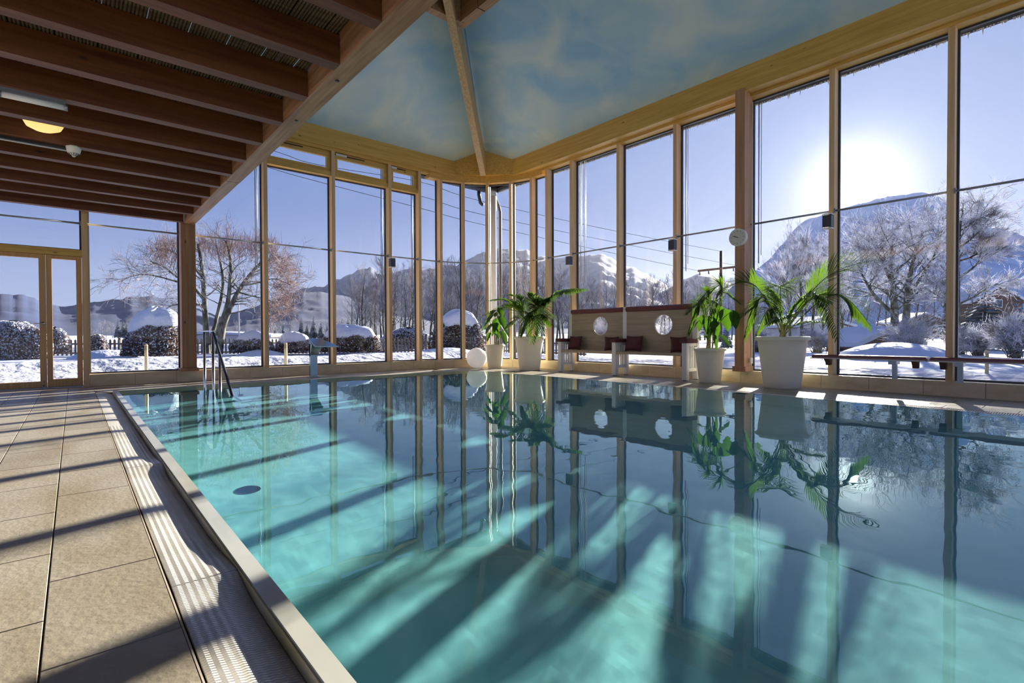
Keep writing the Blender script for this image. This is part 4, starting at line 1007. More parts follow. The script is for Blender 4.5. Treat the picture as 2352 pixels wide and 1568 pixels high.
mound('snow_mound', 1020, 800, 20, 1.9, 1.0, 0.32, 'lumpy snow heap before the picket fence near the curved corner')
mound('snow_mound', 600, 805, 21, 1.1, 0.8, 0.24, 'small snow heap between two hedges behind the handrail')

# ------------------------------------------------------------------ mountains
def ridge(name, prof, dist, matn, rough, rows=34, step=5, seed=0, near=0.42, amp=0.05):
    b = MB(); xs = []; x = prof[0][0]
    while x < prof[-1][0]: xs.append(x); x += step
    xs.append(prof[-1][0]); vs = []
    def sil(x):
        for (xa, ya), (xb, yb) in zip(prof, prof[1:]):
            if xa <= x <= xb:
                t = (x-xa)/(xb-xa); return ya+(yb-ya)*t
        return prof[-1][1]
    for x in xs:
        d0 = ray(x, 768); hdir = Vector((d0.x, d0.y, 0)).normalized()
        ytop = sil(x)+rough*noise.noise(Vector((x*0.045, seed, 0)))*1.6+rough*0.6*noise.noise(Vector((x*0.15, seed, 5)))
        tp = ray(x, ytop); ztop = CAMZ+dist*tp.z/math.hypot(tp.x, tp.y)
        for r in range(-2, rows+1):
            t = r/rows
            if r < 0: rr = dist*(1+0.10*(-r)); z = ztop*(1-0.45*(-r))
            else:
                rr = dist*(1-(1-near)*t); f = (1-t)**1.25
                p = hdir*rr; w = sin(pi*min(1, t*1.0))
                z = ztop*f+w*ztop*amp*4*(noise.fractal(Vector((p.x, p.y, seed*31))*(14.0/dist), 0.9, 2.0, 5)*0.45)
                if r == rows: z = -5
            vs.append(hdir*rr+Vector((0, 0, z)))
    k = rows+3
    b.add(vs, [(i*k+j, (i+1)*k+j, (i+1)*k+j+1, i*k+j+1) for i in range(len(xs)-1) for j in range(k-1)], 0, True)
    c = at_dep((prof[0][0]+prof[-1][0])/2, 768, dist)
    b.build(name, M[matn], None, (c.x, c.y, 0), kind='structure')
ridge('mountain', [(520, 760), (620, 700), (690, 664), (745, 656), (790, 636), (822, 620), (850, 615), (872, 622), (892, 640), (905, 626), (925, 620), (950, 612), (985, 622), (1020, 608), (1045, 610), (1095, 586), (1145, 566), (1165, 574), (1190, 572), (1225, 580), (1240, 586),
   (1268, 593), (1300, 590), (1340, 586), (1385, 583), (1400, 590), (1430, 606), (1470, 622), (1500, 636), (1540, 660), (1600, 700)], 2600, 'alp', 5, 44, 5, 1, 0.35, 0.08)
ridge('mountain', [(-400, 700), (-100, 690), (0, 675), (45, 676), (80, 684), (110, 700), (150, 704), (200, 695), (250, 690), (300, 682), (350, 680), (420, 700), (520, 730), (640, 745), (760, 760)], 1500, 'hill', 2.5, 34, 6, 2, 0.45, 0.03)
ridge('mountain', [(430, 745), (520, 725), (600, 700), (680, 672), (740, 670), (800, 682), (880, 705), (960, 725), (1080, 745), (1200, 760)], 1300, 'hill', 2.5, 34, 6, 3, 0.45, 0.03)
ridge('mountain', [(1480, 700), (1540, 660), (1575, 640), (1608, 626), (1640, 634), (1690, 655), (1760, 690)], 2300, 'alp', 2.5, 14, 6, 4, 0.5, 0.03)
ridge('mountain', [(1640, 700), (1700, 640), (1745, 612), (1775, 585), (1800, 556), (1820, 530), (1836, 512), (1870, 497), (1900, 488), (1960, 470), (2040, 450), (2110, 440), (2160, 452), (2200, 500), (2235, 512), (2290, 522), (2352, 540), (2500, 590), (2700, 660), (2900, 700)], 1400, 'hillpale', 3, 40, 6, 5, 0.4, 0.04)
ridge('mountain', [(2120, 700), (2180, 640), (2240, 600), (2352, 610), (2500, 640), (2700, 700)], 700, 'hillpale', 4, 16, 7, 6, 0.5, 0.04)

# ------------------------------------------------------------------ trees
class TM:
    """light mesh gatherer for twigs (three sided tubes)"""
    def __init__(s): s.v = []; s.f = []
    def seg(s, pts, rads, n=3):
        k = len(pts); base = len(s.v); a = None
        for i in range(k):
            t = (pts[min(i+1, k-1)]-pts[max(i-1, 0)])
            if t.length < 1e-9: t = Vector((0, 0, 1))
            t.normalize()
            a = t.orthogonal() if a is None else a-t*a.dot(t)
            a.normalize(); b_ = t.cross(a)
            for j in range(n):
                an = 2*pi*j/n; s.v.append(pts[i]+(a*cos(an)+b_*sin(an))*rads[i])
        for i in range(k-1):
            for j in range(n): s.f.append((base+i*n+j, base+i*n+(j+1) % n, base+(i+1)*n+(j+1) % n, base+(i+1)*n+j))
    def build(s, name, m, parent):
        b = MB(); b.v = [tuple(v) for v in s.v]; b.f = s.f; b.mi = [0]*len(s.f); b.smooth = [True]*len(s.f); return b.build(name, m, parent)
def grow(wood_, twig_, p, d, L, r, lev, rg, up=0.12, spread=0.7, kids=4, minr=0.006):
    n = 4 if lev > 1 else 3; pts = [p]; q = p.copy(); dd = d.copy()
    for i in range(n):
        dd = (dd+Vector((rg.gauss(0, .14), rg.gauss(0, .14), rg.gauss(0, .10)+up*0.3))).normalized(); q = q+dd*(L/n); pts.append(q)
    rads = [max(minr*0.6, r*(1-0.65*i/n)) for i in range(n+1)]
    (wood_ if lev >= 2 else twig_).seg(pts, rads, 6 if lev >= 3 else (4 if lev == 2 else 3))
    if lev == 0: return
    kk = kids if lev > 1 else kids+2
    for i in range(kk):
        t = 0.25+0.75*(i+rg.random())/kk; j = min(n-1, int(t*n)); b0 = pts[j].lerp(pts[j+1], t*n-j)
        ax = Vector((rg.gauss(0, 1), rg.gauss(0, 1), rg.gauss(0, 0.6))); ax = (ax-dd*ax.dot(dd)).normalized()
        nd = (dd*(1-spread*0.5)+ax*spread*rg.uniform(0.7, 1.3)+Vector((0, 0, up))).normalized()
        grow(wood_, twig_, b0, nd, L*rg.uniform(0.45, 0.72), max(minr, rads[j]*0.55), lev-1, rg, up, spread, kids, minr)
def limb(wood_, twig_, path, r0, r1, rg, nsub, sl_, lev, up=0.1, spread=0.9, dep=21, kids=4, minr=0.006, sides=8, t0=0.3, jit=0.6):
    pts = [at_dep(px, py, dep+dz) for px, py, dz in path]
    K = 10; sm = []
    for i in range(K+1):                              # smooth the path
        t = i/K*(len(pts)-1); j = min(len(pts)-2, int(t)); f = t-j
        P0, P1, P2, P3 = pts[max(0, j-1)], pts[j], pts[j+1], pts[min(len(pts)-1, j+2)]
        sm.append(0.5*((2*P1)+(P2-P0)*f+(2*P0-5*P1+4*P2-P3)*f*f+(3*P1-P0-3*P2+P3)*f*f*f))
    rads = [r0+(r1-r0)*i/K for i in range(K+1)]; wood_.seg(sm, rads, sides)
    for i in range(nsub):
        t = t0+(1-t0)*(i+rg.random())/nsub; j = min(K-1, int(t*K)); p = sm[j].lerp(sm[j+1], t*K-j); dd = (sm[j+1]-sm[j]).normalized()
        ax = Vector((rg.gauss(0, 1), rg.gauss(0, 1), rg.gauss(0, jit))); ax = (ax-dd*ax.dot(dd)).normalized()
        grow(wood_, twig_, p, (dd*0.5+ax*spread+Vector((0, 0, up))).normalized(), sl_*rg.uniform(0.6, 1.2), max(minr*1.5, rads[j]*0.35), lev, rg, up, spread*0.8, kids, minr)

rg = random.Random(21)
tree = thing('garden_tree', tuple(at_z(490, 808, 0.06)), 'wide bare garden tree with mossy forked trunks behind the left column', 'tree')
Dt = 21.0
wd, tg, tr = TM(), TM(), TM()
for path, r0, r1, ns in [
    ([(476, 812, 0), (472, 740, 0), (468, 660, 0), (462, 600, 0), (455, 560, 0)], 0.20, 0.09, 9), ([(503, 812, 0), (512, 750, 0), (532, 700, 0), (556, 655, 0.3), (582, 622, 0.5), (610, 590, .6)], 0.24, 0.07, 12),
    ([(498, 770, 0), (522, 700, 0), (528, 650, 0), (530, 600, 0), (520, 555, 0)], 0.16, 0.08, 9), ([(482, 790, 0), (500, 720, 0.3), (512, 660, .3), (508, 610, .2), (495, 560, .2)], 0.13, 0.07, 8),
    ([(470, 690, 0), (440, 655, 0), (405, 635, 0), (375, 612, 0), (345, 600, 0)], 0.10, 0.04, 10), ([(440, 655, 0), (400, 645, 0), (350, 632, 0), (310, 632, 0), (272, 648, 0)], 0.07, 0.02, 12),
    ([(468, 640, 0), (430, 600, 0.4), (390, 575, .5), (360, 570, .5)], 0.08, 0.03, 9), ([(556, 655, 0.3), (590, 650, 0), (630, 640, 0), (668, 655, 0)], 0.07, 0.025, 12), ([(545, 670, 0), (580, 680, -.5), (620, 690, -.6), (645, 715, -.6)], 0.06, 0.02, 10),
    ([(582, 622, .5), (610, 600, .5), (640, 590, .4), (655, 600, .3)], 0.06, 0.02, 9), ([(470, 700, 0), (440, 700, -.4), (400, 700, -.6), (370, 715, -.6)], 0.05, 0.02, 8)]:
    limb(wd, tg, path, r0*0.62, r1*0.55, rg, int(ns*1.7), 0.95, 2, 0.04, 0.85, Dt, 4, 0.0065)
for i in range(420):                                # upright reddish shoots on the clipped top
    x = rg.uniform(352, 640); y = 590-14*cos((x-500)/160*pi/2)+rg.uniform(-10, 25); p = at_dep(x, y, Dt+rg.uniform(-1, 1))
    grow(tr, tr, p, Vector((rg.gauss(0, .35), rg.gauss(0, .35), 1)).normalized(), rg.uniform(0.35, 0.75), 0.008, 1, rg, 0.2, 0.5, 2, 0.006)
for i in range(330):                                # warm lit drooping twigs on the sunny side
    a = rg.uniform(-1, 1); x = 640+45*rg.random()-12*abs(a); y = 660+70*a; p = at_dep(x-15, y, Dt+rg.uniform(-1.2, 1.2))
    grow(tr, tr, p, Vector((rg.gauss(0.4, .5), rg.gauss(-.2, .5), rg.gauss(0, .4))).normalized(), rg.uniform(0.3, 0.6), 0.007, 1, rg, 0.0, 0.7, 2, 0.006)
wd.build('trunk', M['bark'], tree); o = tg.build('twigs', M['twig'], tree); o = tr.build('shoots', M['twigred'], tree)

# big trees at the sunny side
def simple_tree(name, label, base_px, dep, limbs, ns, sl_, lev, tw='twig', minr=0.008, seed=1, up=0.1, spread=0.8, kids=4, jit=.6, t0=.3):
    c = at_dep(base_px, 800, dep); t = thing(name, (c.x, c.y, gz(c.x, c.y)-0.1), label, 'tree'); rg = random.Random(seed); w1, w2 = TM(), TM()
    for path, r0, r1 in limbs: limb(w1, w2, path, r0, r1, rg, ns, sl_, lev, up, spread, dep, kids, minr, jit=jit, t0=t0)
    w1.build('trunk', M['bark'], t); w2.build('twigs', M[tw], t); return t
simple_tree('bare_tree', 'tall frosted bare tree directly under the sun glare', 2060, 27, [([(2052, 806, 0), (2055, 740, 0), (2052, 670, 0), (2045, 610, 0), (2050, 560, 0)], 0.24, 0.05), ([(2075, 806, 0), (2082, 720, 0), (2085, 660, 0), (2100, 590, 0), (2120, 530, 0)], 0.22, 0.04),
    ([(2052, 720, 0), (2010, 680, 0), (1985, 640, 0), (1970, 610, 0)], 0.10, 0.03), ([(2085, 680, 0), (2120, 630, 0), (2150, 580, 0), (2165, 530, 0)], 0.10, 0.03), ([(2052, 660, 0), (2030, 610, .5), (2015, 580, .5)], .08, .03)], 24, 1.9, 2, 'backlitfrost', 0.010, 31, kids=5)
simple_tree('larch_tree', 'ragged bare larch with sweeping side branches right of the last full mullion', 2195, 21, [([(2196, 812, 0), (2196, 720, 0), (2198, 620, 0), (2202, 540, 0), (2212, 482, 0)], 0.17, 0.03), ([(2198, 640, 0), (2235, 615, 0), (2270, 580, 0), (2296, 572, 0)], 0.05, 0.012), ([(2198, 700, 0), (2240, 680, 0), (2280, 650, 0)], 0.05, 0.012),
    ([(2200, 570, 0), (2235, 545, 0), (2270, 505, 0)], 0.045, 0.012), ([(2200, 600, 0), (2240, 585, 0), (2275, 545, 0)], 0.045, 0.012), ([(2205, 530, 0), (2235, 510, 0), (2262, 480, 0)], 0.035, 0.01), ([(2198, 720, 0), (2170, 690, 0), (2140, 670, 0)], .04, .012)], 24, 0.8, 2, 'backlitfrost', 0.008, 32, 0.05, 0.7, kids=5, jit=.3)
simple_tree('birch_tree', 'thin frosted birch group left of the sun, above the big palm', 1850, 34, [([(1840, 806, 0), (1842, 720, 0), (1838, 650, 0), (1832, 590, 0)], 0.12, 0.02), ([(1862, 806, 0), (1868, 720, 0), (1872, 650, 0), (1880, 590, 0)], 0.12, 0.02), ([(1815, 806, 0), (1812, 700, 0), (1800, 640, 0)], 0.10, 0.02),
    ([(1885, 806, 0), (1892, 730, 0), (1905, 660, 0)], 0.10, 0.02), ([(1930, 806, 0), (1935, 740, 0), (1925, 690, 0)], 0.10, 0.02)], 30, 1.7, 2, 'backlitfrost', 0.011, 33, 0.25, 0.6, kids=5)

# bare trees of the wood: a few shapes, copied
protos = []
def bare_proto(seed, H):
    rg = random.Random(seed); t = thing('wood_tree', (0, 0, 0), None, None); w1, w2 = TM(), TM(); p = Vector((0, 0, 0)); d = Vector((rg.gauss(0, .04), rg.gauss(0, .04), 1)); pts = [p]
    for i in range(6): d = (d+Vector((rg.gauss(0, .05), rg.gauss(0, .05), 0))).normalized(); p = p+d*H/6; pts.append(p)
    rads = [0.16*(1-0.85*i/6) for i in range(7)]; w1.seg(pts, rads, 5)
    for i in range(22):
        t_ = 0.22+0.78*(i+rg.random())/22; j = min(5, int(t_*6)); q = pts[j].lerp(pts[j+1], t_*6-j); a = rg.uniform(0, 2*pi)
        grow(w1, w2, q, Vector((cos(a)*0.8, sin(a)*0.8, 0.75)).normalized(), H*0.26*(1.15-t_*0.7), 0.045*(1.2-t_), 2, rg, 0.22, 0.55, 4, 0.013)
    w1.build('trunk', M['bark'], t); w2.build('twigs', M['forest'], t); return t
for s_ in range(4): protos.append(bare_proto(100+s_, 10.0))
rgp = random.Random(77); spots = []
def plant(px, dep, h, label, group, used={}):
    k = rgp.randrange(4); src = protos[k]
    if k in used: o = copy_tree(src)
    else: o = src; used[k] = 1
    c = at_dep(px, 800, dep); s_ = h/10.0
    o.location = (c.x, c.y, gz(c.x, c.y)-0.1); o.scale = (s_*rgp.uniform(.9, 1.15), s_*rgp.uniform(.9, 1.15), s_*rgp.uniform(.92, 1.1)); o.rotation_euler = (0, 0, rgp.uniform(0, 6.28))
    tag(o, label, 'tree', group)
x = 806
while x < 1345:
    dep = rgp.uniform(40, 62); top = 655-18*sin((x-800)/170)+rgp.uniform(-20, 25)
    plant(x, dep, (775-top)*dep/F_PX+0.9, 'bare grey tree in the wood behind the picket fence', 'bare trees of the wood behind the fence'); x += rgp.uniform(6.5, 11)
x = 1350
while x < 1780:
    dep = rgp.uniform(42, 66); top = 672+rgp.uniform(-22, 22)
    plant(x, dep, (775-top)*dep/F_PX+0.9, 'frosted bare tree in the pale wood behind the bench', 'bare trees behind the bench'); x += rgp.uniform(8, 13)
x = 1800
while x < 2330:
    if 2180 < x < 2320: x += 25; continue
    dep = rgp.uniform(45, 75); top = 640+rgp.uniform(-25, 35)
    plant(x, dep, (775-top)*dep/F_PX+0.9, 'hazy bare tree standing far behind the sunny garden', 'far trees on the sunny side'); x += rgp.uniform(18, 30)
x = 200
while x < 800:
    dep = rgp.uniform(120, 170); top = 752+rgp.uniform(-12, 12)
    plant(x, dep, (775-top)*dep/F_PX+0.9, 'tiny pale tree in the distant treeline before the left hills', 'distant trees before the left hills'); x += rgp.uniform(9, 18)

# conifers
def conifer_proto(seed, H):
    rg = random.Random(seed); t = thing('fir_tree', (0, 0, 0)); b = MB(); b.tube([(0, 0, 0), (0, 0, H*0.96)], [0.13, 0.02], 6); b.build('trunk', M['bark'], t)
    b = MB(); L = 15
    for i in range(L):
        z = H*(0.10+0.86*i/L); R = H*0.20*(1-i/L)+0.10; nb = 13
        for j in range(nb):
            a = 2*pi*(j+rg.random()*.6)/nb+i; r = R*rg.uniform(.75, 1.15); u = Vector((cos(a), sin(a), 0)); v = Vector((-sin(a), cos(a), 0)); w = r*0.28
            p0 = Vector((0, 0, z+R*0.20)); p1 = p0+u*r*0.55+Vector((0, 0, -0.10*r)); p2 = p0+u*r+Vector((0, 0, -0.50*r))
            b.add([p0, p1-v*w, p1+v*w+Vector((0, 0, -.05)), p2, p1+Vector((0, 0, 0.10*r))], [(0, 1, 4), (0, 4, 2), (1, 3, 4), (4, 3, 2)])
    b.build('needles', M['conifer'], t); return t
cp = [conifer_proto(5, 8.0), conifer_proto(6, 8.0)]; usedc = set()
def fir(px, dep, ytop, label, group=None, wide=1.0):
    k = rgp.randrange(2)
    if k in usedc: o = copy_tree(cp[k])
    else: o = cp[k]; usedc.add(k)
    c = at_dep(px, 800, dep); s_ = ((775-ytop)*dep/F_PX+0.9)/8.0; o.location = (c.x, c.y, gz(c.x, c.y)-0.1); o.scale = (s_*wide, s_*wide, s_); o.rotation_euler = (0, 0, rgp.uniform(0, 6)); tag(o, label, 'tree', group)
for px, yt in ((632, 752), (651, 742), (668, 748), (693, 730), (706, 742), (721, 728), (738, 738), (752, 745)): fir(px, 95, yt, 'distant dark fir between the garden tree and the water spout', 'distant firs behind the hedges', 1.1)
for px, yt in ((272, 735), (284, 738), (292, 742)): fir(px, 130, yt, 'distant fir left of the big snow capped bush', 'distant firs left of the snow capped bush', 1.1)
for px, yt in ((786, 735), (800, 728), (815, 738), (900, 712), (930, 722)): fir(px, 75, yt, 'dark fir at the left edge of the bare wood', 'dark firs at the edge of the wood')
fir(2262, 25, 662, 'broad snowy fir in front of the brown house', None, 2.3); fir(2232, 27, 690, 'snowy fir between larch and brown house', None, 2.0); fir(2336, 24, 668, 'slim dark fir at the right edge of the view'); fir(1668, 30, 738, 'small snowy fir beside the power pole, seen past the pillar', None, 1.2)

# ------------------------------------------------------------------ hedges and bushes
def bush(name, px, ybase, wpx, hpx, dep, label, cap=0.35, n=1500, leaf='leafbrown', frost=0.5, seed=0, thick=0.22, depth_ratio=0.8, lsz=0.034, shift=0.0, cat='bush'):
    k = dep/F_PX; c0 = at_dep(px, ybase, dep); rx = wpx/2*k; H = hpx*k; g = c0.z; rg = random.Random(seed)
    t = thing(name, (c0.x, c0.y, g), label, cat)
    ex = Vector((RT.x, RT.y, 0)).normalized(); ey = Vector((FW.x, FW.y, 0)).normalized()
    def surf(u, v, grow_=0.0):           # u azimuth, v 0 top .. 1 bottom
        a = v*pi/2*1.12; rr = sin(min(a, pi/2))**0.75; zz = cos(a) if a < pi/2 else -0.25*(a-pi/2)
        nz = noise.noise(Vector((cos(u)*1.3+seed, sin(u)*1.3, v*2.2)))*0.16
        s_ = 1+nz+grow_
        Hc = H*(1-thick*0.75 if cap > 0 else 1)
        return Vector((c0.x, c0.y, g))+ex*(rx*rr*s_*cos(u))+ey*(rx*depth_ratio*rr*s_*sin(u))+Vector((0, 0, max(0, Hc*(0.12+0.88*max(0, zz))*(1+nz*0.6)-Hc*0.9*max(0, -zz))))
    b = MB(); NU, NV = 28, 9; vs = [surf(2*pi*i/NU, j/NV, -0.10) for j in range(NV+1) for i in range(NU)]
    b.add(vs, [(j*NU+i, (j+1)*NU+i, (j+1)*NU+(i+1) % NU, j*NU+(i+1) % NU) for j in range(NV) for i in range(NU)], 0, True); b.build('branches', M['hedgecore'], t)
    b = MB()
    for i in range(int(n*2.6)):
        u = rg.uniform(0, 2*pi); v = rg.uniform(0.12, 1.0); p = surf(u, v, rg.uniform(-0.10, 0.04)); s_ = min(lsz, 0.036)*rg.uniform(.6, 1.5)
        a1 = Vector((rg.gauss(0, 1), rg.gauss(0, 1), rg.gauss(0, 1))).normalized(); a2 = a1.orthogonal().normalized()
        b.add([p-a1*s_, p+a2*s_*.7, p+a1*s_, p-a2*s_*.7], [(0, 1, 2, 3)], 1 if rg.random() < frost*(1.2-v*0.8) else 0)
    b.build('foliage', [M[leaf], M['snowy']], t)
    if cap > 0:
        b = MB(); NU, NV = 40, 14; vs = []
        for sgn in (0, 1):
            for j in range(NV+1):
                for i in range(NU):
                    u = 2*pi*i/NU; e = cap*(1+0.35*noise.noise(Vector((cos(u)*1.5, sin(u)*1.5, seed+3)))+0.12*noise.noise(Vector((cos(u)*5, sin(u)*5, seed)))+shift*cos(u-pi)); v = j/NV*e
                    p = surf(u, v, 0.0)
                    th = thick*H*(1-(j/NV)**2.2)**0.7*(1+0.35*noise.noise(Vector((cos(u)*2.2*j/NV, sin(u)*2.2*j/NV, seed*2.3))))
                    if sgn == 0: p = p+Vector((0, 0, th))+ex*(cos(u)*th*0.35*(j/NV))+ey*(sin(u)*th*.35*(j/NV))
                    else: p = p-Vector((0, 0, 0.02))
                    vs.append(p)
        m_ = (NV+1)*NU; fs = [(j*NU+i, (j+1)*NU+i, (j+1)*NU+(i+1) % NU, j*NU+(i+1) % NU) for j in range(NV) for i in range(NU)]
        fs += [(m_+j*NU+i, m_+j*NU+(i+1) % NU, m_+(j+1)*NU+(i+1) % NU, m_+(j+1)*NU+i) for j in range(NV) for i in range(NU)]
        fs += [(NV*NU+i, m_+NV*NU+i, m_+NV*NU+(i+1) % NU, NV*NU+(i+1) % NU) for i in range(NU)]
        b.add(vs, fs, 0, True); b.build('snow_cap', M['snow'], t)
    return t
bush('round_bush', 362, 822, 128, 106, 18.5, 'round clipped brown bush under a thick cap of snow left of the column', 0.42, 4200, 'leafbrown', 0.45, 1, 0.26, 0.9, 0.045, 0.35)
bush('hedge', 577, 812, 96, 48, 21.5, 'low snow topped hedge directly behind the pool handrail', 0.42, 2200, 'leafbrown', 0.5, 2, 0.20, 0.6, 0.05)
bush('hedge', 676, 812, 92, 48, 22, 'low snow topped hedge behind the thin marker stake', 0.48, 2200, 'leafbrown', 0.4, 3, 0.22, 0.6, 0.05)
bush('hedge', 800, 812, 150, 62, 22.5, 'long snow topped hedge right of the water spout', 0.45, 3200, 'leafbrown', 0.4, 4, 0.20, 0.5, 0.05)
bush('arbour_bush', 1052, 808, 126, 92, 22, 'tall overgrown arbour with a snow dome behind the white ball lamp', 0.42, 3600, 'leafbrown', 0.5, 5, 0.14, 0.6, 0.055)
bush('frosted_bush', 30, 830, 170, 92, 19, 'wide frosted bush seen through the glass door', 0.0, 3800, 'leafbrown', 0.85, 6, 0.05, 0.5, 0.05)
bush('frosted_bush', 130, 815, 55, 62, 20, 'frosted bush seen through the narrow door leaf', 0.0, 1300, 'leafbrown', 0.75, 7, 0.05, 0.7, 0.05)
bush('frosted_bush', 222, 812, 48, 42, 21, 'small dark frosted bush just right of the door post', 0.0, 1200, 'leafbrown', 0.55, 8, 0.05, 0.7, 0.05)
bush('frosted_bush', 935, 805, 120, 52, 27, 'white frosted bush behind the fence in the middle of the view', 0.0, 2200, 'snowy', 0.6, 9, 0.05, 0.5, 0.06)
def frost_shrub(px, ybase, wpx, hpx, dep, label, seed, tw='twig', n=60):
    rg = random.Random(seed); c = at_dep(px, ybase, dep); k = dep/F_PX; t = thing('frosted_shrub', tuple(c), label, 'shrub'); w1, w2 = TM(), TM()
    for i in range(n):
        a = rg.uniform(0, 2*pi); e = rg.uniform(0.15, 1.0); d = Vector((cos(a)*e*wpx/hpx*0.6, sin(a)*e*.6, 1.0)).normalized(); grow(w1, w2, c+Vector((rg.gauss(0, .08), rg.gauss(0, .08), -0.05)), d, hpx*k*rg.uniform(.5, .85), 0.016, 2, rg, 0.06, 0.7, 4, 0.007)
    w1.build('stems', M['bark'], t); w2.build('twigs', M[tw], t)
frost_shrub(2092, 812, 100, 80, 21, 'rounded frosted shrub behind the big snow heap', 41, 'backlitfrost', 90)
frost_shrub(2205, 812, 70, 60, 20, 'low frosted shrub at the foot of the larch', 42, 'backlitfrost', 80)
frost_shrub(2245, 815, 60, 55, 19, 'low frosted shrub under the broad snowy fir', 43, 'backlitfrost', 80)
frost_shrub(2330, 818, 90, 90, 17, 'dense frosted shrub at the right edge of the view', 44, 'backlitfrost', 110)
frost_shrub(1878, 808, 60, 50, 22, 'white frosted shrub behind the rim of the largest pot', 45, 'backlitfrost', 80)
frost_shrub(1735, 806, 60, 55, 23, 'pale frosted shrub just right of the brown pillar', 46, 'backlitfrost', 80)
frost_shrub(1560, 806, 90, 70, 30, 'pale frosted shrub seen through and above the bench', 47, 'backlitfrost', 90)
frost_shrub(1390, 806, 90, 70, 32, 'frosted shrub behind the first round peephole', 48, 'backlitfrost', 90)

# ------------------------------------------------------------------ picket fence
ft = thing('picket_fence', tuple(at_dep(900, 805, 24)), 'weathered wooden picket fence running behind the snowy hedges', 'fence')
FA = [at_dep(-40, 800, 21.5), at_dep(560, 800, 23.5), at_dep(1110, 800, 25.0), at_dep(1345, 800, 20.0)]
me_p = None; cnt = 0
for p, q in zip(FA, FA[1:]):
    d = Vector((q.x-p.x, q.y-p.y, 0)); L = d.length; d.normalize(); nn = Vector((-d.y, d.x, 0)); n = int(L/0.165)
    for i in range(n):
        c = p+d*((i+0.5)*L/n); z0 = gz(c.x, c.y)-0.1
        if me_p is None:
            b = MB(); w, tt, h = 0.042, 0.012, 0.80
            b.add([(-w, -tt, 0), (w, -tt, 0), (w, tt, 0), (-w, tt, 0), (-w, -tt, h-.05), (w, -tt, h-.05), (w, tt, h-.05), (-w, tt, h-.05), (0, -tt, h), (0, tt, h)], [(0, 1, 5, 4), (1, 2, 6, 5), (2, 3, 7, 6), (3, 0, 4, 7), (4, 5, 8), (6, 7, 9), (5, 6, 9, 8), (7, 4, 8, 9)])
            o = b.build('picket', M['fence'], None, (0, 0, 0)); me_p = o.data
        else: o = bpy.data.objects.new('picket', me_p); COL.objects.link(o)
        o.parent = ft; o.location = (c.x-off_of(ft).x, c.y-off_of(ft).y, z0-off_of(ft).z); o.rotation_euler = (0, 0, atan2(d.y, d.x))
    for zz in (0.18, 0.58):
        b = MB(); a_ = Vector((p.x, p.y, gz(p.x, p.y)-0.1+zz)); c_ = Vector((q.x, q.y, gz(q.x, q.y)-0.1+zz)); off = nn*0.03
        b.obox((a_+c_)/2+off, (c_-a_)/2, nn*0.02, Vector((0, 0, 0.035))); b.build('rail', M['fence'], ft)
    m_ = max(2, int(L/2.4))
    for i in range(m_):
        c = p+d*(i*L/m_)+nn*0.08; z0 = gz(c.x, c.y)-0.1
        b = MB(); b.obox(Vector((c.x, c.y, z0+0.42)), d*0.05, nn*0.05, Vector((0, 0, 0.44))); b.build('post', M['fence'], ft)

# ------------------------------------------------------------------ marker stakes, lamp post, power line
def stake(px, ytop, dep, label):
    p = at_dep(px, ytop, dep); g = gz(p.x, p.y)-0.15; t = thing('marker_stake', (p.x, p.y, g), label, 'stake'); b = MB(); b.tube([(p.x, p.y, g), (p.x, p.y, p.z-0.02), (p.x, p.y, p.z)], [0.003*dep, 0.003*dep, 0.0018*dep], 14); b.build('shaft', M['stake'], t)
    for k in (0.055, 0.085, 0.115):
        b = MB(); b.tube([(p.x, p.y, p.z-k-0.006), (p.x, p.y, p.z-k+0.006)], 0.0031*dep, 14); b.build('ring', M['bark'], t)
stake(335.5, 790, 10.45, 'pale wooden marker stake in the snow before the snow capped bush')
stake(656, 787, 12.3, 'pale wooden marker stake in the snow before the low hedges')
stake(2267, 804, 9.6, 'pale wooden marker stake outside the right end of the sunny window')
p = at_dep(548, 684, 42); g = gz(p.x, p.y)-0.2
t = thing('lamp_post', (p.x, p.y, g), 'thin pale lamp post behind the garden tree', 'lamp post'); b = MB(); b.tube([(p.x, p.y, g), (p.x, p.y, p.z)], [0.06, 0.04], 8); b.build('pole', M['building'], t)
b = MB(); b.box(p.x-0.1, p.x+0.25, p.y-0.1, p.y+0.1, p.z, p.z+0.12); b.build('head', M['building'], t)
pp_ = at_dep(1656, 576, 52); g = gz(pp_.x, pp_.y)-0.2
t = thing('power_pole', (pp_.x, pp_.y, g), 'wooden power pole with one long crossarm left of the clock pillar', 'pole')
b = MB(); b.tube([(pp_.x, pp_.y, g), tuple(pp_)], [0.17, 0.13], 10); b.build('pole', M['cabin'], t)
ca, cb = at_dep(1604, 622, 50.5), at_dep(1706, 611, 53.5); b = MB(); dd = cb-ca; b.obox((ca+cb)/2, dd/2, Vector((0, 0.07, 0)), Vector((0, 0, 0.11))); b.build('crossarm', M['cabin'], t)
for f in (0.03, 0.22, 0.5, 0.78, 0.97):
    c = ca.lerp(cb, f); b = MB(); b.tube([c+Vector((0, 0, -0.1)), c+Vector((0.05, 0, -0.42))], [0.05, 0.07], 8); b.build('insulator', M['winglass'], t)
def wire(pts, label):
    P_ = [at_dep(*q) for q in pts]; K = 40; out = []
    for i in range(K+1):
        tt = i/K*(len(P_)-1); j = min(len(P_)-2, int(tt)); f = tt-j; P0, P1, P2, P3 = P_[max(0, j-1)], P_[j], P_[j+1], P_[min(len(P_)-1, j+2)]
        out.append(0.5*((2*P1)+(P2-P0)*f+(2*P0-5*P1+4*P2-P3)*f*f+(3*P1-P0-3*P2+P3)*f*f*f))
    b = MB(); b.tube(out, [0.010+0.016*(1-i/K) for i in range(K+1)][::-1] if False else 0.018, 5, cap=False); b.build('power_line', M['wire'], None, tuple(out[0]), label, 'wire')
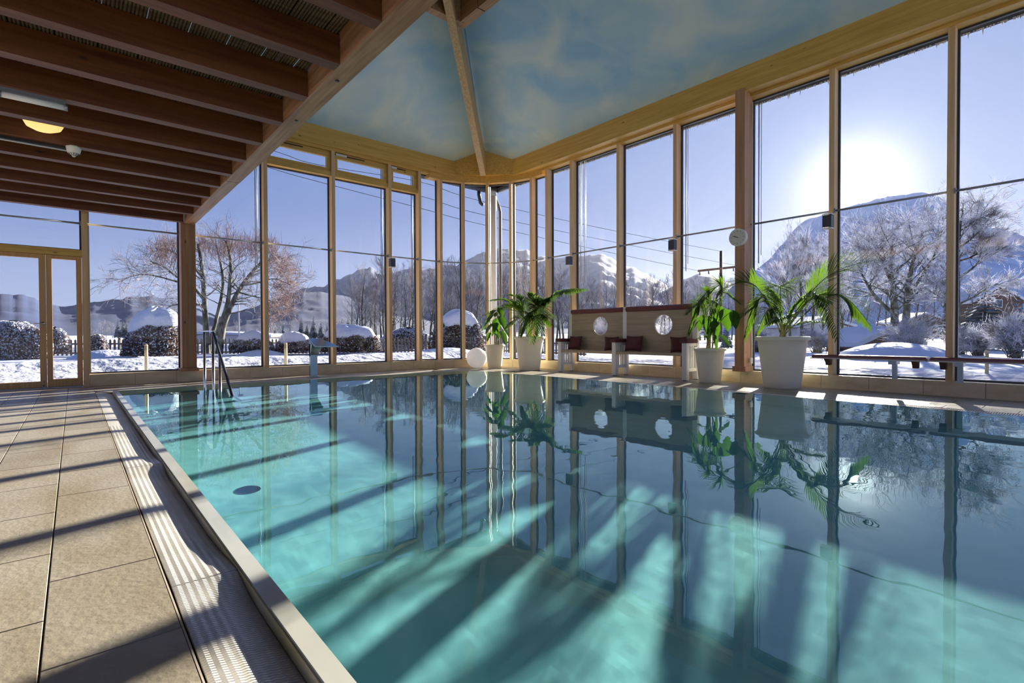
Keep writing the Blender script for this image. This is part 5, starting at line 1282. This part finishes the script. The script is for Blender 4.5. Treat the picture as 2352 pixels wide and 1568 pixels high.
wire([(1656, 577, 52), (1412, 530, 42), (1106, 462, 33), (966, 418, 30), (735, 379, 26), (631, 347, 24.5), (300, 240, 21)], 'topmost overhead wire crossing the sky, joined to the tip of the power pole')
wire([(1606, 622, 50.5), (1412, 582, 43), (1106, 515, 34), (966, 478, 31), (735, 418, 27), (616, 384, 25), (300, 280, 21)], 'lowest overhead wire crossing the sky towards the power pole')
wire([(1704, 612, 53.5), (1412, 556, 43), (1106, 492, 33.5), (966, 450, 30.5), (735, 398, 26.5), (616, 366, 25), (300, 262, 21)], 'middle overhead wire crossing the sky towards the power pole')

# ------------------------------------------------------------------ huts and house
def hut(name, px, ybase, dep, w, l, h, rh, rot, label, snow=0.22, wallm='cabin', wins=()):
    c = at_dep(px, ybase, dep); g = gz(c.x, c.y)-0.1; c = Vector((c.x, c.y, g)); t = thing(name, tuple(c), label, 'building'); ex = Vector((cos(rot), sin(rot), 0)); ey = Vector((-sin(rot), cos(rot), 0)); Z = Vector((0, 0, 1))
    b = MB(); vs = [c+ex*a*w/2+ey*e*l/2+Z*z for z in (0, h) for e in (-1, 1) for a in (-1, 1)]+[c+ey*e*l/2+Z*(h+rh) for e in (-1, 1)]
    b.add(vs, [(0, 1, 5, 8, 4), (3, 2, 6, 9, 7), (0, 4, 6, 2), (1, 3, 7, 5)]); b.build('wall', M[wallm], t)
    ov = 0.35; sl2 = Vector((w/2+ov, 0)); k = rh/(w/2)
    for nm_, z0, th, m_ in (('roof', 0.0, 0.06, 'cabin'), ('roof_snow', 0.06, snow, 'snow')):
        b = MB()
        for a in (-1, 1):
            pts = []
            for e in (-1, 1):
                for (u, zz) in ((0, h+rh), (a*(w/2+ov), h-ov*k)):
                    pts.append(c+ex*u+ey*e*(l/2+ov)+Z*(zz+z0)); pts.append(c+ex*u+ey*e*(l/2+ov)+Z*(zz+z0+th))
            b.add(pts, [(0, 2, 6, 4), (1, 5, 7, 3), (0, 1, 3, 2), (4, 6, 7, 5), (2, 3, 7, 6), (0, 4, 5, 1)])
        b.build(nm_, M[m_], t)
    for (u, v, ww, hh) in wins:
        b = MB(); b.obox(c+ex*u-ey*(l/2+0.02)+Z*v, ex*ww/2, ey*0.03, Z*hh/2); o = b.build('window', M['white'], t)
        b = MB(); b.obox(c+ex*u-ey*(l/2+0.055)+Z*v, ex*(ww/2-0.06), ey*0.01, Z*(hh/2-0.06)); b.build('pane', M['winglass'], o)
    return t
hut('garden_hut', 1992, 800, 24, 2.3, 2.6, 0.45, 0.55, RD(-42), 'low brown garden hut with a thick snow roof behind the right bench')
hut('farm_house', 2255, 800, 60, 5.0, 4.5, 4.4, 1.6, RD(-48), 'brown wooden house with snowy gable roof behind the firs', 0.3, 'cabin', ((-2, 2.2, .9, 1.1), (1.2, 2.2, .9, 1.1), (0, 4.2, .9, .9)))
hut('pale_house', 1845, 800, 48, 5.5, 5, 1.5, 0.7, RD(-30), 'pale low house half hidden by the big palm', 0.25, 'building', ((-1.8, 1.1, .9, .8), (0.9, 1.1, .9, .8)))
hut('farm_barn', 2100, 800, 84, 8, 5, 2.4, 1.4, RD(-44), 'dark brown barn with snow roof behind the tall frosted tree', 0.3, 'cabin', ((-2, 1.6, .9, .9), (2, 1.6, .9, .9)))
# long low roofs far left behind the hedges
hut('field_shed', 520, 800, 60, 14, 5, 0.7, 0.35, RD(-47), 'long low shed under snow behind the handrail', 0.25, 'building')

# ------------------------------------------------------------------ winter haze over the valley
hz = bpy.data.materials.new('haze'); hz.use_nodes = True; hz.node_tree.nodes.clear()
v_ = nm(hz, 'ShaderNodeVolumeScatter'); v_.inputs['Color'].default_value = (0.80, 0.86, 1, 1); v_.inputs['Density'].default_value = 0.00003; v_.inputs['Anisotropy'].default_value = 0.4
o_ = nm(hz, 'ShaderNodeOutputMaterial'); lk(hz, v_.outputs[0], o_.inputs['Volume'])
b = MB(); b.box(-4200, 4200, -4200, 4200, -6, 420); b.build('haze', hz, None, (0, 0, 0), kind='structure')
cy.volume_bounces = 0
